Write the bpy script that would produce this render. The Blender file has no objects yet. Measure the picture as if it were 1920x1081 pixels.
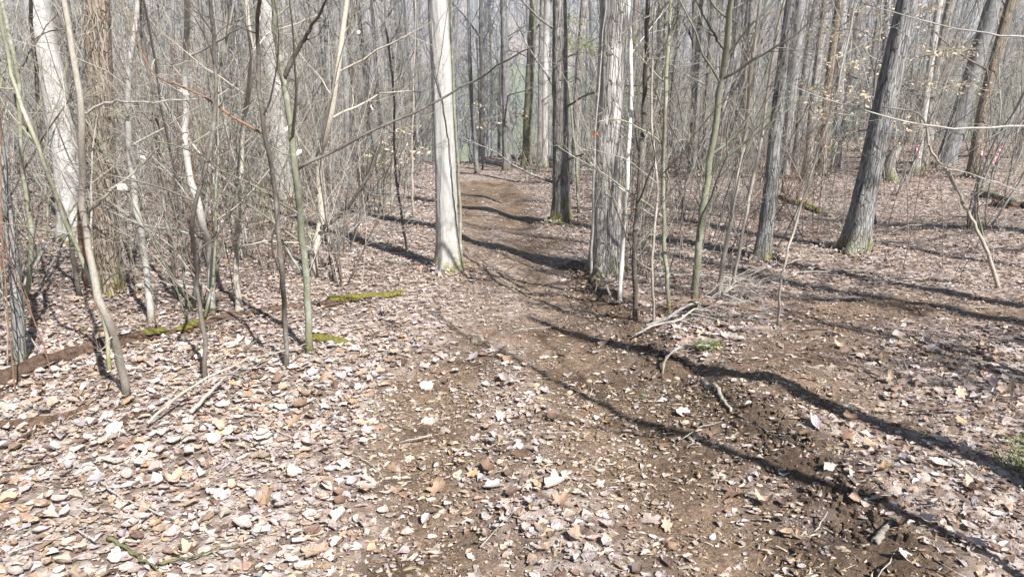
import bpy, math, random
import numpy as np
from mathutils import Vector

SC = bpy.context.scene
COL = SC.collection
R = math.radians
RNG = np.random.default_rng(7)
random.seed(7)

# ------------------------------------------------------------------ camera, sky, sun, exposure
EYE = np.array([0.0, 0.0, 1.6])
PITCH = R(20.0)
FPX = 1387.0                                  # focal length in pixels of the 1920 wide photograph
cam = bpy.data.cameras.new('camera')
cam.lens = 26.0
cam.sensor_width = 36.0
cam.clip_start = 0.05
cam.clip_end = 3000
camo = bpy.data.objects.new('camera', cam)
COL.objects.link(camo)
camo.location = EYE
camo.rotation_euler = (R(90) - PITCH, 0, 0)
SC.camera = camo

SUN_EL, SUN_AZ = R(47), R(144)                # azimuth clockwise from +Y: behind the camera, to the right
tosun = Vector((math.sin(SUN_AZ) * math.cos(SUN_EL), math.cos(SUN_AZ) * math.cos(SUN_EL), math.sin(SUN_EL)))
w = bpy.data.worlds.new('World')
SC.world = w
w.use_nodes = True
nt = w.node_tree
sky = nt.nodes.new('ShaderNodeTexSky')
sky.sky_type = 'NISHITA'
sky.sun_disc = False
sky.sun_elevation = SUN_EL
sky.sun_rotation = SUN_AZ
nt.links.new(sky.outputs[0], nt.nodes['Background'].inputs[0])
nt.nodes['Background'].inputs[1].default_value = 0.05
sl = bpy.data.lights.new('sun', 'SUN')
sl.energy = 5.0
sl.angle = R(0.53)
sl.color = (1.0, 0.98, 0.95)
so = bpy.data.objects.new('sun', sl)
COL.objects.link(so)
so.rotation_euler = (-tosun).to_track_quat('-Z', 'Y').to_euler()
SC.view_settings.view_transform = 'Standard'
SC.view_settings.look = 'None'
SC.view_settings.exposure = 1.15
SC.view_settings.gamma = 1.0
SC.cycles.max_bounces = 5
SC.cycles.diffuse_bounces = 3
SC.cycles.transmission_bounces = 2
SC.cycles.volume_bounces = 1
SC.cycles.use_denoising = True

HAZE = 0.00055                                 # density of the air per metre

# ------------------------------------------------------------------ noise and terrain height
def _hash(i, j, s):
    n = (i.astype(np.int64) * 374761393 + j.astype(np.int64) * 668265263 + s * 1442695041) & 0x7fffffff
    n = ((n ^ (n >> 13)) * 1274126177) & 0x7fffffff
    return ((n ^ (n >> 16)) & 0xffff) / 65535.0

def vnoise(x, y, s=0):
    x = np.asarray(x, float); y = np.asarray(y, float)
    i = np.floor(x); j = np.floor(y)
    u = x - i; v = y - j
    u = u * u * (3 - 2 * u); v = v * v * (3 - 2 * v)
    a = _hash(i, j, s); b = _hash(i + 1, j, s); c = _hash(i, j + 1, s); d = _hash(i + 1, j + 1, s)
    return (a * (1 - u) + b * u) * (1 - v) + (c * (1 - u) + d * u) * v - 0.5

def fbm(x, y, s=0, o=4):
    t = 0; a = 1.0
    for k in range(o):
        t = t + a * vnoise(x * 2 ** k, y * 2 ** k, s + k * 17)
        a *= 0.5
    return t

def ray(px, py):
    cx, cy = (px - 960) / FPX, -(py - 540.5) / FPX
    c, s = math.cos(PITCH), math.sin(PITCH)
    return np.array([cx, c + cy * s, -s + cy * c])          # forward + up components

def plane_pt(px, py):                                      # pixel -> the mean hillside plane z = -0.12 y
    d = ray(px, py)
    t = -1.6 / (d[2] + 0.12 * d[1])
    return EYE[:2] + t * d[:2]

def poly(pix):
    return np.array([plane_pt(*p) for p in pix])

PATH = poly([(1000, 1300), (1005, 1080), (1010, 900), (1010, 760), (1000, 640), (968, 540), (945, 470), (922, 405), (905, 355), (900, 325)])
LTRK = poly([(760, 1300), (770, 1080), (780, 960), (800, 850), (825, 740), (880, 660), (900, 560), (898, 470), (880, 400), (880, 350)])
RTRK = poly([(1620, 1300), (1420, 1080), (1270, 920), (1185, 820), (1110, 720), (1060, 640), (1015, 550), (985, 470), (955, 400), (930, 350)])
BANK = poly([(1780, 1220), (1610, 1010), (1480, 880), (1330, 765), (1235, 690), (1160, 610), (1100, 545), (1060, 490)])
RTRL = poly([(1950, 610), (1750, 590), (1600, 600), (1500, 680), (1480, 760)])

def seg_dist(x, y, P):
    """distance to a polyline, and its signed side (positive: right of it)"""
    best = np.full(np.shape(x), 1e9); side = np.zeros(np.shape(x)); par = np.zeros(np.shape(x))
    for k in range(len(P) - 1):
        a, b = P[k], P[k + 1]
        d = b - a; L2 = d @ d
        t = np.clip(((x - a[0]) * d[0] + (y - a[1]) * d[1]) / L2, 0, 1)
        dx = x - a[0] - t * d[0]; dy = y - a[1] - t * d[1]
        q = np.hypot(dx, dy)
        m = q < best
        best = np.where(m, q, best)
        side = np.where(m, np.sign(d[1] * dx - d[0] * dy), side)
        par = np.where(m, (k + t) / (len(P) - 1), par)
    return best, side, par

_ty = np.arange(-120, 1000, 1.0)
_tz = np.interp(_ty, [-120, 0, 22, 27, 60, 130, 190, 330, 400, 580, 1000], [14.4, 0, -2.62, -3.5, -12, -26, -28, -20, -9, 32, 20])
_k = np.hanning(9); _k /= _k.sum()
_tz = np.convolve(np.pad(_tz, 4, mode='edge'), _k, mode='valid')

def hgt(x, y):
    x = np.asarray(x, float); y = np.asarray(y, float)
    d = np.hypot(x, y)
    z = np.interp(y, _ty, _tz)
    near = np.clip(1 - (d - 30) / 30, 0, 1)
    z = z + fbm(x * 0.012, y * 0.012, 3, 3) * np.clip((d - 60) / 200, 0, 1) * 10
    z = z + fbm(x * 0.17 + 4, y * 0.17, 5, 3) * 0.30 * np.clip((d - 2) / 8, 0, 1)
    z = z + fbm(x * 0.9, y * 0.9, 9, 3) * 0.07 * near
    z = z + fbm(x * 4.5, y * 4.5, 21, 3) * 0.03 * np.clip(1 - (d - 6) / 8, 0, 1)
    # cross slope: gently rising right of the trail, a little on the left
    pd, ps, _ = seg_dist(x, y, PATH)
    sd = pd * ps
    z = z + near * np.clip((sd - 1.0) * 0.075, 0, 0.75) * np.clip((y - 3) / 5, 0, 1)
    z = z + near * np.clip((-sd - 1.5) * 0.04, 0, 0.5) * np.clip((y - 4) / 5, 0, 1)
    # wheel ruts and the cut bank
    dl, _, _ = seg_dist(x, y, LTRK)
    dr, _, _ = seg_dist(x, y, RTRK)
    z = z - near * (0.05 * np.exp(-(dl / 0.28) ** 2) + 0.075 * np.exp(-(dr / 0.30) ** 2))
    bd, bs, bp = seg_dist(x, y, BANK)
    s = bd * bs + fbm(x * 2.2, y * 2.2, 33, 2) * 0.12
    bank = 1 / (1 + np.exp(-np.clip(s / 0.05, -30, 30)))
    amp = 0.095 * np.clip((bp) / 0.1, 0, 1) * np.clip((1 - bp) / 0.25, 0, 1) * (0.75 + 1.2 * fbm(x * 3, y * 3, 35, 3))
    z = z + near * bank * np.exp(-(np.maximum(s, 0) / 1.1) ** 2) * amp
    return z

def h1(x, y):
    return float(hgt(np.array([x]), np.array([y]))[0])

def G(px, py):
    """a pixel of the photograph -> where that line of sight meets the ground"""
    d = ray(px, py)
    t = np.concatenate([np.linspace(1.0, 12, 900), np.linspace(12, 60, 900)])
    X = EYE[:, None] + d[:, None] * t
    below = X[2] < hgt(X[0], X[1])
    k = int(np.argmax(below)) if below.any() else len(t) - 1
    return X[:, k]

def at_y(px, py, Y):
    """the point of a line of sight that lies Y metres ahead"""
    d = ray(px, py)
    return EYE + d * (Y / d[1])

def pxw(wpx, P):
    """metres that wpx pixels cover at point P"""
    c, s = math.cos(PITCH), math.sin(PITCH)
    v = np.asarray(P) - EYE
    return wpx * (v[1] * c - v[2] * s) / FPX

def dirt_mask(x, y):
    dl, _, pl = seg_dist(x, y, LTRK)
    dr, _, pr = seg_dist(x, y, RTRK)
    db, bs, bp = seg_dist(x, y, BANK)
    d3, _, _ = seg_dist(x, y, RTRL)
    n = fbm(x * 1.6, y * 1.6, 51, 4)
    n2 = fbm(x * 0.7, y * 0.7, 57, 3)
    wl = 0.30 + 0.12 * np.clip(1 - y / 8, 0, 1)
    far = np.clip((y - 4.2) / 1.5, 0, 1) * np.clip((11.0 - y) / 1.5, 0, 1) * 0.5
    m = np.maximum(np.exp(-(dl / wl) ** 2) * 0.85, np.exp(-(dr / (wl + 0.10)) ** 2) * 1.05) * (1 - far) + 0.45 * np.exp(-(np.minimum(dl, dr) / 0.45) ** 2) * np.clip((y - 11) / 2, 0, 1)
    m = np.maximum(m, 0.85 * np.exp(-(db / 0.22) ** 2) * (bp < 0.95))
    m = np.maximum(m, 0.75 * np.exp(-(d3 / 0.55) ** 2))
    pd, _, _ = seg_dist(x, y, PATH)
    m = np.maximum(m, (0.13 + 0.13 * np.clip((y - 3.8) / 1.5, 0, 1)) * np.exp(-(pd / 0.9) ** 2))
    return np.clip(m + n * 0.6 + n2 * 0.3 - 0.08, 0, 1) * (m > 0.12)

# ------------------------------------------------------------------ mesh helpers
def mesh_np(name, V, polys, smooth=True, col=None, extra=None):
    """polys: list of int arrays, each (n, k) with its own k"""
    me = bpy.data.meshes.new(name)
    V = np.asarray(V, np.float32)
    me.vertices.add(len(V))
    me.vertices.foreach_set('co', V.ravel())
    polys = [np.asarray(p, np.int32) for p in polys if len(p)]
    nl = sum(p.size for p in polys); npoly = sum(len(p) for p in polys)
    me.loops.add(nl)
    me.loops.foreach_set('vertex_index', np.concatenate([p.ravel() for p in polys]))
    me.polygons.add(npoly)
    st = []; o = 0
    for p in polys:
        st.append(o + np.arange(len(p)) * p.shape[1]); o += p.size
    me.polygons.foreach_set('loop_start', np.concatenate(st).astype(np.int32))
    me.update(calc_edges=True)
    me.polygons.foreach_set('use_smooth', np.full(npoly, smooth))
    if col is not None:
        a = me.attributes.new('col', 'FLOAT_COLOR', 'POINT')
        c = np.ones((len(V), 4), np.float32); c[:, :3] = col
        a.data.foreach_set('color', c.ravel())
    for k, v in (extra or {}).items():
        a = me.attributes.new(k, 'FLOAT', 'POINT')
        a.data.foreach_set('value', np.asarray(v, np.float32))
    me.validate()
    return me

class MB:
    def __init__(self):
        self.V = []; self.Q = []; self.T = []; self.n = 0
    def tube(self, P, rad, k=5, cap=True):
        P = np.asarray(P, float); rad = np.asarray(rad, float); n = len(P)
        t = np.gradient(P, axis=0)
        t /= np.linalg.norm(t, axis=1)[:, None] + 1e-9
        d = P[-1] - P[0]; d = np.abs(d / (np.linalg.norm(d) + 1e-9))
        ref = np.eye(3)[int(np.argmin(d))]
        a = np.cross(t, ref); a /= np.linalg.norm(a, axis=1)[:, None] + 1e-9
        b = np.cross(t, a)
        th = np.arange(k) * 2 * math.pi / k
        ring = a[:, None, :] * np.cos(th)[None, :, None] + b[:, None, :] * np.sin(th)[None, :, None]
        rr = rad[:, None] if rad.ndim == 1 else rad
        V = P[:, None, :] + ring * rr[:, :, None]
        self.V.append(V.reshape(-1, 3))
        i = np.arange(n - 1)[:, None] * k; j = np.arange(k)[None, :]; j2 = (j + 1) % k
        self.Q.append(np.stack([i + j, i + j2, i + k + j2, i + k + j], -1).reshape(-1, 4) + self.n)
        self.n += n * k
        if cap:
            for e, o in ((0, 0), (n - 1, 1)):
                self.V.append(P[e][None]); c = self.n; self.n += 1
                base = c - n * k + e * k if o == 0 else None
                r0 = (self.n - 1 - (1 if e else 0) - n * k) + e * k
                q = np.stack([r0 + np.arange(k), r0 + (np.arange(k) + 1) % k, np.full(k, c)], -1)
                self.T.append(q if e else q[:, ::-1])
    def add(self, V, Q=None, T=None):
        if Q is not None and len(Q): self.Q.append(np.asarray(Q) + self.n)
        if T is not None and len(T): self.T.append(np.asarray(T) + self.n)
        self.V.append(np.asarray(V, float)); self.n += len(V)
    def mesh(self, name, smooth=True):
        p = []
        if self.Q: p.append(np.concatenate(self.Q))
        if self.T: p.append(np.concatenate(self.T))
        return mesh_np(name, np.concatenate(self.V), p, smooth)

def link(name, me, mat=None, parent=None, loc=None, rz=0, sc=None):
    o = bpy.data.objects.new(name, me)
    COL.objects.link(o)
    if mat is not None and me is not None:
        if not me.materials:
            me.materials.append(mat)
        elif me.materials[0] != mat:
            o.material_slots[0].link = 'OBJECT'; o.material_slots[0].material = mat
    if parent is not None: o.parent = parent
    if loc is not None: o.location = loc
    if rz: o.rotation_euler = (0, 0, rz)
    if sc is not None: o.scale = (sc, sc, sc)
    return o

def tag(o, label, cat, group=None, kind=None):
    if len(label.split()) > 15: label = label.rsplit(',', 1)[0]
    o['label'] = label; o['category'] = cat
    if group: o['group'] = group
    if kind: o['kind'] = kind
    return o

# ------------------------------------------------------------------ materials
def new_mat(name):
    m = bpy.data.materials.new(name); m.use_nodes = True
    nt = m.node_tree
    return m, nt, nt.nodes, nt.links, nt.nodes['Principled BSDF']

def mixc(nt, a, b, fac, mode='MIX'):
    n = nt.nodes.new('ShaderNodeMix'); n.data_type = 'RGBA'; n.blend_type = mode
    for s, v in ((n.inputs[6], a), (n.inputs[7], b), (n.inputs[0], fac)):
        if isinstance(v, bpy.types.NodeSocket): nt.links.new(v, s)
        elif isinstance(v, (tuple, list)): s.default_value = (*v[:3], 1)
        else: s.default_value = v
    return n.outputs[2]

def ramp(nt, src, stops):
    n = nt.nodes.new('ShaderNodeValToRGB')
    e = n.color_ramp.elements
    while len(e) < len(stops): e.new(0.5)
    for q, (p, c) in zip(e, stops):
        q.position = p
        q.color = (*c, 1) if isinstance(c, tuple) else (c, c, c, 1)
    nt.links.new(src, n.inputs[0])
    return n.outputs[0]

def tex(nt, kind, vec, scale, **kw):
    n = nt.nodes.new(kind)
    if vec is not None: nt.links.new(vec, n.inputs['Vector'])
    n.inputs['Scale'].default_value = scale
    for k, v in kw.items():
        if k in n.inputs: n.inputs[k].default_value = v
        else: setattr(n, k, v)
    return n

def mapping(nt, src, scale):
    n = nt.nodes.new('ShaderNodeMapping')
    n.inputs['Scale'].default_value = scale
    nt.links.new(src, n.inputs['Vector'])
    return n.outputs[0]

def mathn(nt, op, a, b=None, clamp=False):
    n = nt.nodes.new('ShaderNodeMath'); n.operation = op; n.use_clamp = clamp
    for s, v in zip(n.inputs, (a, b)):
        if v is None: continue
        if isinstance(v, bpy.types.NodeSocket): nt.links.new(v, s)
        else: s.default_value = v
    return n.outputs[0]

def bark(name, light, dark, ridge=30.0, depth=0.5, bump=0.6, lichen=0.0, moss=0.0, vary=0.25, stretch=0.09, plates=0.0):
    m, nt, N, L, B = new_mat(name)
    tc = N.new('ShaderNodeTexCoord'); oi = N.new('ShaderNodeObjectInfo')
    va = N.new('ShaderNodeVectorMath'); va.operation = 'ADD'
    sc = N.new('ShaderNodeVectorMath'); sc.operation = 'SCALE'; sc.inputs['Scale'].default_value = 37.0
    cx = N.new('ShaderNodeCombineXYZ')
    for k in range(3): L.new(oi.outputs['Random'], cx.inputs[k])
    L.new(cx.outputs[0], sc.inputs[0])
    L.new(tc.outputs['Object'], va.inputs[0]); L.new(sc.outputs[0], va.inputs[1])
    v = va.outputs[0]
    mv = mapping(nt, v, (1, 1, stretch))
    rid = tex(nt, 'ShaderNodeTexNoise', mv, ridge, Detail=5.0, Roughness=0.62, Distortion=0.6)
    blot = tex(nt, 'ShaderNodeTexNoise', mapping(nt, v, (1, 1, 0.5)), 5.0, Detail=5.0, Roughness=0.65)
    fine = tex(nt, 'ShaderNodeTexNoise', v, 90.0, Detail=3.0)
    f = ramp(nt, rid.outputs[0], [(0.40, 0.0), (0.56, 1.0)])
    c = mixc(nt, dark, light, f)
    c = mixc(nt, c, light, 1.0 - depth)
    crack = None
    if plates:
        wob = tex(nt, 'ShaderNodeTexNoise', mapping(nt, v, (1, 1, 0.4)), 14.0, Detail=3.0)
        av = N.new('ShaderNodeVectorMath'); av.operation = 'MULTIPLY_ADD'
        L.new(wob.outputs['Color'], av.inputs[0]); av.inputs[1].default_value = (0.035, 0.035, 0.035); L.new(mapping(nt, v, (1, 1, 0.11)), av.inputs[2])
        vc = tex(nt, 'ShaderNodeTexVoronoi', av.outputs[0], plates, feature='DISTANCE_TO_EDGE')
        crack = ramp(nt, vc.outputs['Distance'], [(0.0, 0.35), (0.10, 1.0)])
        c = mixc(nt, dark, c, crack)
    c = mixc(nt, c, tuple(q * 0.72 for q in light), ramp(nt, blot.outputs[0], [(0.42, 0.0), (0.68, 0.75)]))
    c = mixc(nt, c, tuple(min(1, q * 1.25) for q in light), ramp(nt, fine.outputs[0], [(0.5, 0.0), (0.75, 0.5)]))
    if lichen:
        li = tex(nt, 'ShaderNodeTexNoise', v, 9.0, Detail=6.0, Roughness=0.7)
        c = mixc(nt, c, (0.50, 0.51, 0.47), mathn(nt, 'MULTIPLY', ramp(nt, li.outputs[0], [(0.52, 0.0), (0.62, 1.0)]), lichen))
    if moss:
        sp = N.new('ShaderNodeSeparateXYZ'); L.new(tc.outputs['Object'], sp.inputs[0])
        hz = mathn(nt, 'SUBTRACT', 1.0, mathn(nt, 'DIVIDE', sp.outputs[2], moss), True)
        mn = tex(nt, 'ShaderNodeTexNoise', v, 11.0, Detail=5.0, Roughness=0.7)
        mf = mathn(nt, 'MULTIPLY', hz, ramp(nt, mn.outputs[0], [(0.42, 0.0), (0.56, 1.0)]))
        c = mixc(nt, c, mixc(nt, (0.10, 0.11, 0.015), (0.22, 0.19, 0.03), fine.outputs[0]), mf)
    hsv = N.new('ShaderNodeHueSaturation')
    L.new(c, hsv.inputs['Color'])
    L.new(mathn(nt, 'ADD', 1.0 - vary, mathn(nt, 'MULTIPLY', oi.outputs['Random'], 2 * vary)), hsv.inputs['Value'])
    L.new(hsv.outputs[0], B.inputs['Base Color'])
    B.inputs['Roughness'].default_value = 0.85
    B.inputs['Specular IOR Level'].default_value = 0.25
    bp = N.new('ShaderNodeBump'); bp.inputs['Strength'].default_value = bump; bp.inputs['Distance'].default_value = 0.02
    hh = mathn(nt, 'ADD', rid.outputs[0], mathn(nt, 'MULTIPLY', fine.outputs[0], 0.25))
    if crack is not None: hh = mathn(nt, 'ADD', mathn(nt, 'MULTIPLY', hh, 0.6), crack)
    L.new(hh, bp.inputs['Height']); L.new(bp.outputs[0], B.inputs['Normal'])
    return m

def plain(name, c1, c2, scale=25.0, rough=0.8, attr=None, spec=0.3, trans=0.0, vary=0.0):
    m, nt, N, L, B = new_mat(name)
    tc = N.new('ShaderNodeTexCoord')
    n = tex(nt, 'ShaderNodeTexNoise', tc.outputs['Object'], scale, Detail=5.0, Roughness=0.65)
    if attr:
        a = N.new('ShaderNodeAttribute'); a.attribute_name = attr
        d = mixc(nt, a.outputs['Color'], c1, ramp(nt, n.outputs[0], [(0.42, 0.0), (0.70, 0.85)]), 'MULTIPLY')
        c = d
    else:
        c = mixc(nt, c1, c2, ramp(nt, n.outputs[0], [(0.35, 0.0), (0.65, 1.0)]))
    if vary:
        oi = N.new('ShaderNodeObjectInfo'); hs = N.new('ShaderNodeHueSaturation'); L.new(c, hs.inputs['Color'])
        L.new(mathn(nt, 'ADD', 1.0 - vary, mathn(nt, 'MULTIPLY', oi.outputs['Random'], 2 * vary)), hs.inputs['Value'])
        c = hs.outputs[0]
    L.new(c, B.inputs['Base Color'])
    B.inputs['Roughness'].default_value = rough
    B.inputs['Specular IOR Level'].default_value = spec
    bp = N.new('ShaderNodeBump'); bp.inputs['Strength'].default_value = 0.35; bp.inputs['Distance'].default_value = 0.004
    L.new(n.outputs[0], bp.inputs['Height']); L.new(bp.outputs[0], B.inputs['Normal'])
    if trans:
        t = N.new('ShaderNodeBsdfTranslucent'); L.new(c, t.inputs['Color'])
        mx = N.new('ShaderNodeMixShader'); mx.inputs[0].default_value = trans
        L.new(B.outputs[0], mx.inputs[1]); L.new(t.outputs[0], mx.inputs[2])
        L.new(mx.outputs[0], N['Material Output'].inputs['Surface'])
    return m

M = {
    'pale': bark('pale_bark', (0.47, 0.455, 0.43), (0.20, 0.185, 0.17), 26, 0.5, 0.6, 0.4, 0.35, 0.06),
    'palefur': bark('pale_furrowed_bark', (0.53, 0.50, 0.465), (0.16, 0.14, 0.12), 40, 0.85, 1.0, 0.25, 0.25, 0.06, 0.05, plates=34.0),
    'grey': bark('grey_bark', (0.30, 0.29, 0.28), (0.06, 0.055, 0.05), 40, 0.85, 1.0, 0.3, 0.25, 0.15, 0.10, plates=44.0),
    'dark': bark('dark_bark', (0.31, 0.285, 0.26), (0.075, 0.066, 0.057), 36, 0.8, 0.9, 0.45, 0.4, 0.15, 0.12, plates=36.0),
    'brown': bark('brown_bark', (0.33, 0.265, 0.205), (0.085, 0.064, 0.048), 40, 0.85, 1.0, 0.15, 0.3, 0.1, 0.10, plates=44.0),
    'mossy': bark('mossy_bark', (0.31, 0.29, 0.22), (0.12, 0.11, 0.075), 30, 0.7, 0.7, 0.2, 3.0, 0.1, 0.10, plates=34.0),
    'far': bark('far_bark', (0.25, 0.25, 0.255), (0.09, 0.09, 0.092), 24, 0.6, 0.3, 0.2, 0.0, 0.45, 0.2, plates=34.0),
    'stem_grey': bark('sapling_bark_grey', (0.34, 0.32, 0.29), (0.15, 0.14, 0.125), 60, 0.5, 0.25, 0.35, 0.12, 0.3, 0.3),
    'stem_green': bark('sapling_bark_green', (0.24, 0.24, 0.17), (0.11, 0.115, 0.08), 60, 0.5, 0.25, 0.35, 0.2, 0.2, 0.3),
    'stem_tan': bark('sapling_bark_tan', (0.37, 0.33, 0.275), (0.17, 0.15, 0.12), 60, 0.5, 0.25, 0.1, 0.0, 0.25, 0.3),
    'stem_dark': bark('sapling_bark_dark', (0.14, 0.12, 0.10), (0.065, 0.055, 0.045), 60, 0.5, 0.25, 0.2, 0.0, 0.25, 0.3),
    'stem_red': bark('sapling_bark_red', (0.21, 0.125, 0.085), (0.11, 0.065, 0.045), 60, 0.5, 0.25, 0.0, 0.0, 0.2, 0.3),
    'rot': bark('rotten_wood', (0.135, 0.085, 0.06), (0.04, 0.026, 0.018), 40, 0.9, 1.0, 0.0, 0.0, 0.15, 0.6),
    'dead': bark('dead_wood', (0.38, 0.35, 0.31), (0.16, 0.14, 0.12), 50, 0.7, 0.6, 0.1, 0.0, 0.2, 0.3),
    'white': bark('white_stem_bark', (0.62, 0.60, 0.56), (0.34, 0.32, 0.29), 40, 0.4, 0.3, 0.2, 0.1, 0.05, 0.3),
    'moss': plain('moss', (0.06, 0.058, 0.016), (0.19, 0.165, 0.04), 55, 0.95),
    'leaf': plain('dead_leaf', (0.60, 0.52, 0.47), None, 35, 0.62, 'col', 0.35, 0.12),
    'leaf_obj': plain('fallen_leaf_surface', (0.55, 0.47, 0.41), None, 60, 0.6, 'col', 0.4, 0.12, 0.15),
    'beech': plain('beech_leaf', (0.58, 0.47, 0.33), (0.74, 0.64, 0.48), 20, 0.6, None, 0.3, 0.35),
    'bud': plain('young_green_leaf', (0.17, 0.24, 0.03), (0.30, 0.36, 0.06), 30, 0.6, None, 0.3, 0.4),
    'grass': plain('grass_blade', (0.06, 0.11, 0.02), (0.20, 0.22, 0.08), 30, 0.6, None, 0.3, 0.25),
    'stone': plain('stone', (0.26, 0.21, 0.15), (0.42, 0.36, 0.27), 30, 0.85, None, 0.3, 0.0, 0.25),
    'pink': plain('pink_tape', (0.60, 0.25, 0.30), (0.66, 0.33, 0.38), 8, 0.4),
    'orange': plain('orange_tape', (0.45, 0.15, 0.08), (0.5, 0.2, 0.12), 8, 0.4),
    'olive': plain('olive_bark', (0.07, 0.075, 0.03), (0.17, 0.17, 0.08), 30, 0.8),
    'soil': plain('damp_soil', (0.05, 0.034, 0.024), (0.12, 0.085, 0.058), 60, 0.95),
    'straw': plain('twig_litter', (0.40, 0.34, 0.27), None, 35, 0.7, 'col', 0.3),
}

def add_veins(m):
    nt = m.node_tree; N, L = nt.nodes, nt.links; B = N['Principled BSDF']
    src = B.inputs['Base Color'].links[0].from_socket
    tc = N.new('ShaderNodeTexCoord'); sp = N.new('ShaderNodeSeparateXYZ'); L.new(tc.outputs['Object'], sp.inputs[0])
    ay = mathn(nt, 'ABSOLUTE', sp.outputs[1])
    mid = mathn(nt, 'LESS_THAN', ay, 0.014)
    fr = mathn(nt, 'FRACT', mathn(nt, 'MULTIPLY', mathn(nt, 'SUBTRACT', sp.outputs[0], mathn(nt, 'MULTIPLY', ay, 0.9)), 8.0))
    vs = mathn(nt, 'MULTIPLY', mathn(nt, 'LESS_THAN', fr, 0.10), 0.55)
    c = mixc(nt, src, (0.24, 0.16, 0.10), mathn(nt, 'MULTIPLY', mathn(nt, 'MAXIMUM', mid, vs), 0.6))
    L.new(c, B.inputs['Base Color'])
add_veins(M['leaf_obj'])

def ground_mat():
    m, nt, N, L, B = new_mat('forest_floor')
    tc = N.new('ShaderNodeTexCoord'); v = tc.outputs['Object']
    a = N.new('ShaderNodeAttribute'); a.attribute_name = 'dirt'
    g = N.new('ShaderNodeAttribute'); g.attribute_name = 'meadow'
    vo = tex(nt, 'ShaderNodeTexVoronoi', v, 16.0, Randomness=1.0)
    ds = tex(nt, 'ShaderNodeTexNoise', v, 3.0, Detail=4.0)
    sep = N.new('ShaderNodeSeparateColor'); L.new(vo.outputs['Color'], sep.inputs[0])
    leaf = ramp(nt, sep.outputs[0], [(0.0, (0.14, 0.10, 0.08)), (0.25, (0.28, 0.215, 0.18)), (0.5, (0.40, 0.325, 0.285)), (0.8, (0.50, 0.43, 0.39)), (1.0, (0.43, 0.32, 0.23))])
    leaf = mixc(nt, leaf, (0.13, 0.09, 0.07), ramp(nt, vo.outputs['Distance'], [(0.35, 0.0), (0.75, 0.7)]))
    fn = tex(nt, 'ShaderNodeTexNoise', v, 38.0, Detail=6.0, Roughness=0.72)
    vf = tex(nt, 'ShaderNodeTexVoronoi', v, 120.0)
    dirt = mixc(nt, (0.10, 0.063, 0.042), (0.28, 0.20, 0.14), ramp(nt, fn.outputs[0], [(0.34, 0.0), (0.66, 1.0)]))
    dirt = mixc(nt, dirt, (0.38, 0.31, 0.22), ramp(nt, vf.outputs['Color'], [(0.80, 0.0), (0.93, 0.8)]))
    dirt = mixc(nt, dirt, (0.06, 0.036, 0.022), ramp(nt, ds.outputs[0], [(0.48, 0.0), (0.68, 0.7)]))
    dp = N.new('ShaderNodeAttribute'); dp.attribute_name = 'damp'
    dirt = mixc(nt, dirt, (0.075, 0.05, 0.034), mathn(nt, 'MULTIPLY', dp.outputs['Fac'], 0.6))
    c = mixc(nt, leaf, dirt, a.outputs['Fac'])
    mn = tex(nt, 'ShaderNodeTexNoise', v, 0.05, Detail=4.0)
    gr = mixc(nt, (0.14, 0.155, 0.085), (0.21, 0.215, 0.13), mn.outputs[0])
    c = mixc(nt, c, gr, g.outputs['Fac'])
    L.new(c, B.inputs['Base Color'])
    B.inputs['Roughness'].default_value = 0.9
    B.inputs['Specular IOR Level'].default_value = 0.2
    bp = N.new('ShaderNodeBump'); bp.inputs['Strength'].default_value = 0.9; bp.inputs['Distance'].default_value = 0.02
    hh = mathn(nt, 'ADD', mathn(nt, 'MULTIPLY', vo.outputs['Distance'], -0.6), fn.outputs[0])
    L.new(hh, bp.inputs['Height']); L.new(bp.outputs[0], B.inputs['Normal'])
    return m

# ------------------------------------------------------------------ the ground: one sheet, finest on the trail
def axis(lo_far, lo, hi, hi_far, step, grow):
    a = list(np.arange(lo, hi + 1e-6, step))
    s = step; q = a[-1]
    while q < hi_far: s = min(s * grow, 14); q += s; a.append(q)
    s = step; q = a[0]; b = []
    while q > lo_far: s = min(s * grow, 14); q -= s; b.append(q)
    return np.array(b[::-1] + a)
gx = axis(-600, -3.2, 3.2, 600, 0.042, 1.05)
gy = axis(-70, 1.3, 7.5, 960, 0.045, 1.035)
GX, GY = np.meshgrid(gx, gy)
GZ = hgt(GX, GY)
nx, ny = len(gx), len(gy)
ii = np.arange(ny - 1)[:, None] * nx + np.arange(nx - 1)[None, :]
dm = dirt_mask(GX, GY) * (np.hypot(GX, GY) < 40)
# fine crumbly relief on bare soil
bdg, _, bpg = seg_dist(GX, GY, BANK)
damp = np.clip(np.exp(-(bdg / 0.26) ** 2) * (bpg > 0.02) * (bpg < 0.97) * 1.5 + fbm(GX * 1.3 + 3, GY * 1.3, 77, 3) * 0.9, 0, 1) * (np.hypot(GX, GY) < 40)
GZ = GZ + np.maximum(dm, damp * 0.8) * (fbm(GX * 11, GY * 11, 71, 4) * 0.034) * (np.hypot(GX, GY) < 9)
mead = np.clip((GY - 165) / 12, 0, 1) * np.clip((318 + 60 * fbm(GX * 0.01, GY * 0.01, 81, 3) - GY) / 15, 0, 1) * (fbm(GX * 0.013 + 9, GY * 0.013, 83, 2) > -0.28)
gm = mesh_np('ground', np.stack([GX, GY, GZ], -1).reshape(-1, 3), [np.stack([ii, ii + 1, ii + nx + 1, ii + nx], -1).reshape(-1, 4)], True,
             extra={'damp': damp.ravel(), 'dirt': np.clip(dm * 1.5, 0, 1).ravel(), 'meadow': mead.ravel()})
ground = link('ground', gm, ground_mat())
ground['kind'] = 'structure'
ground['label'] = 'leaf strewn forest floor with a rutted dirt trail running downhill'

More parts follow.
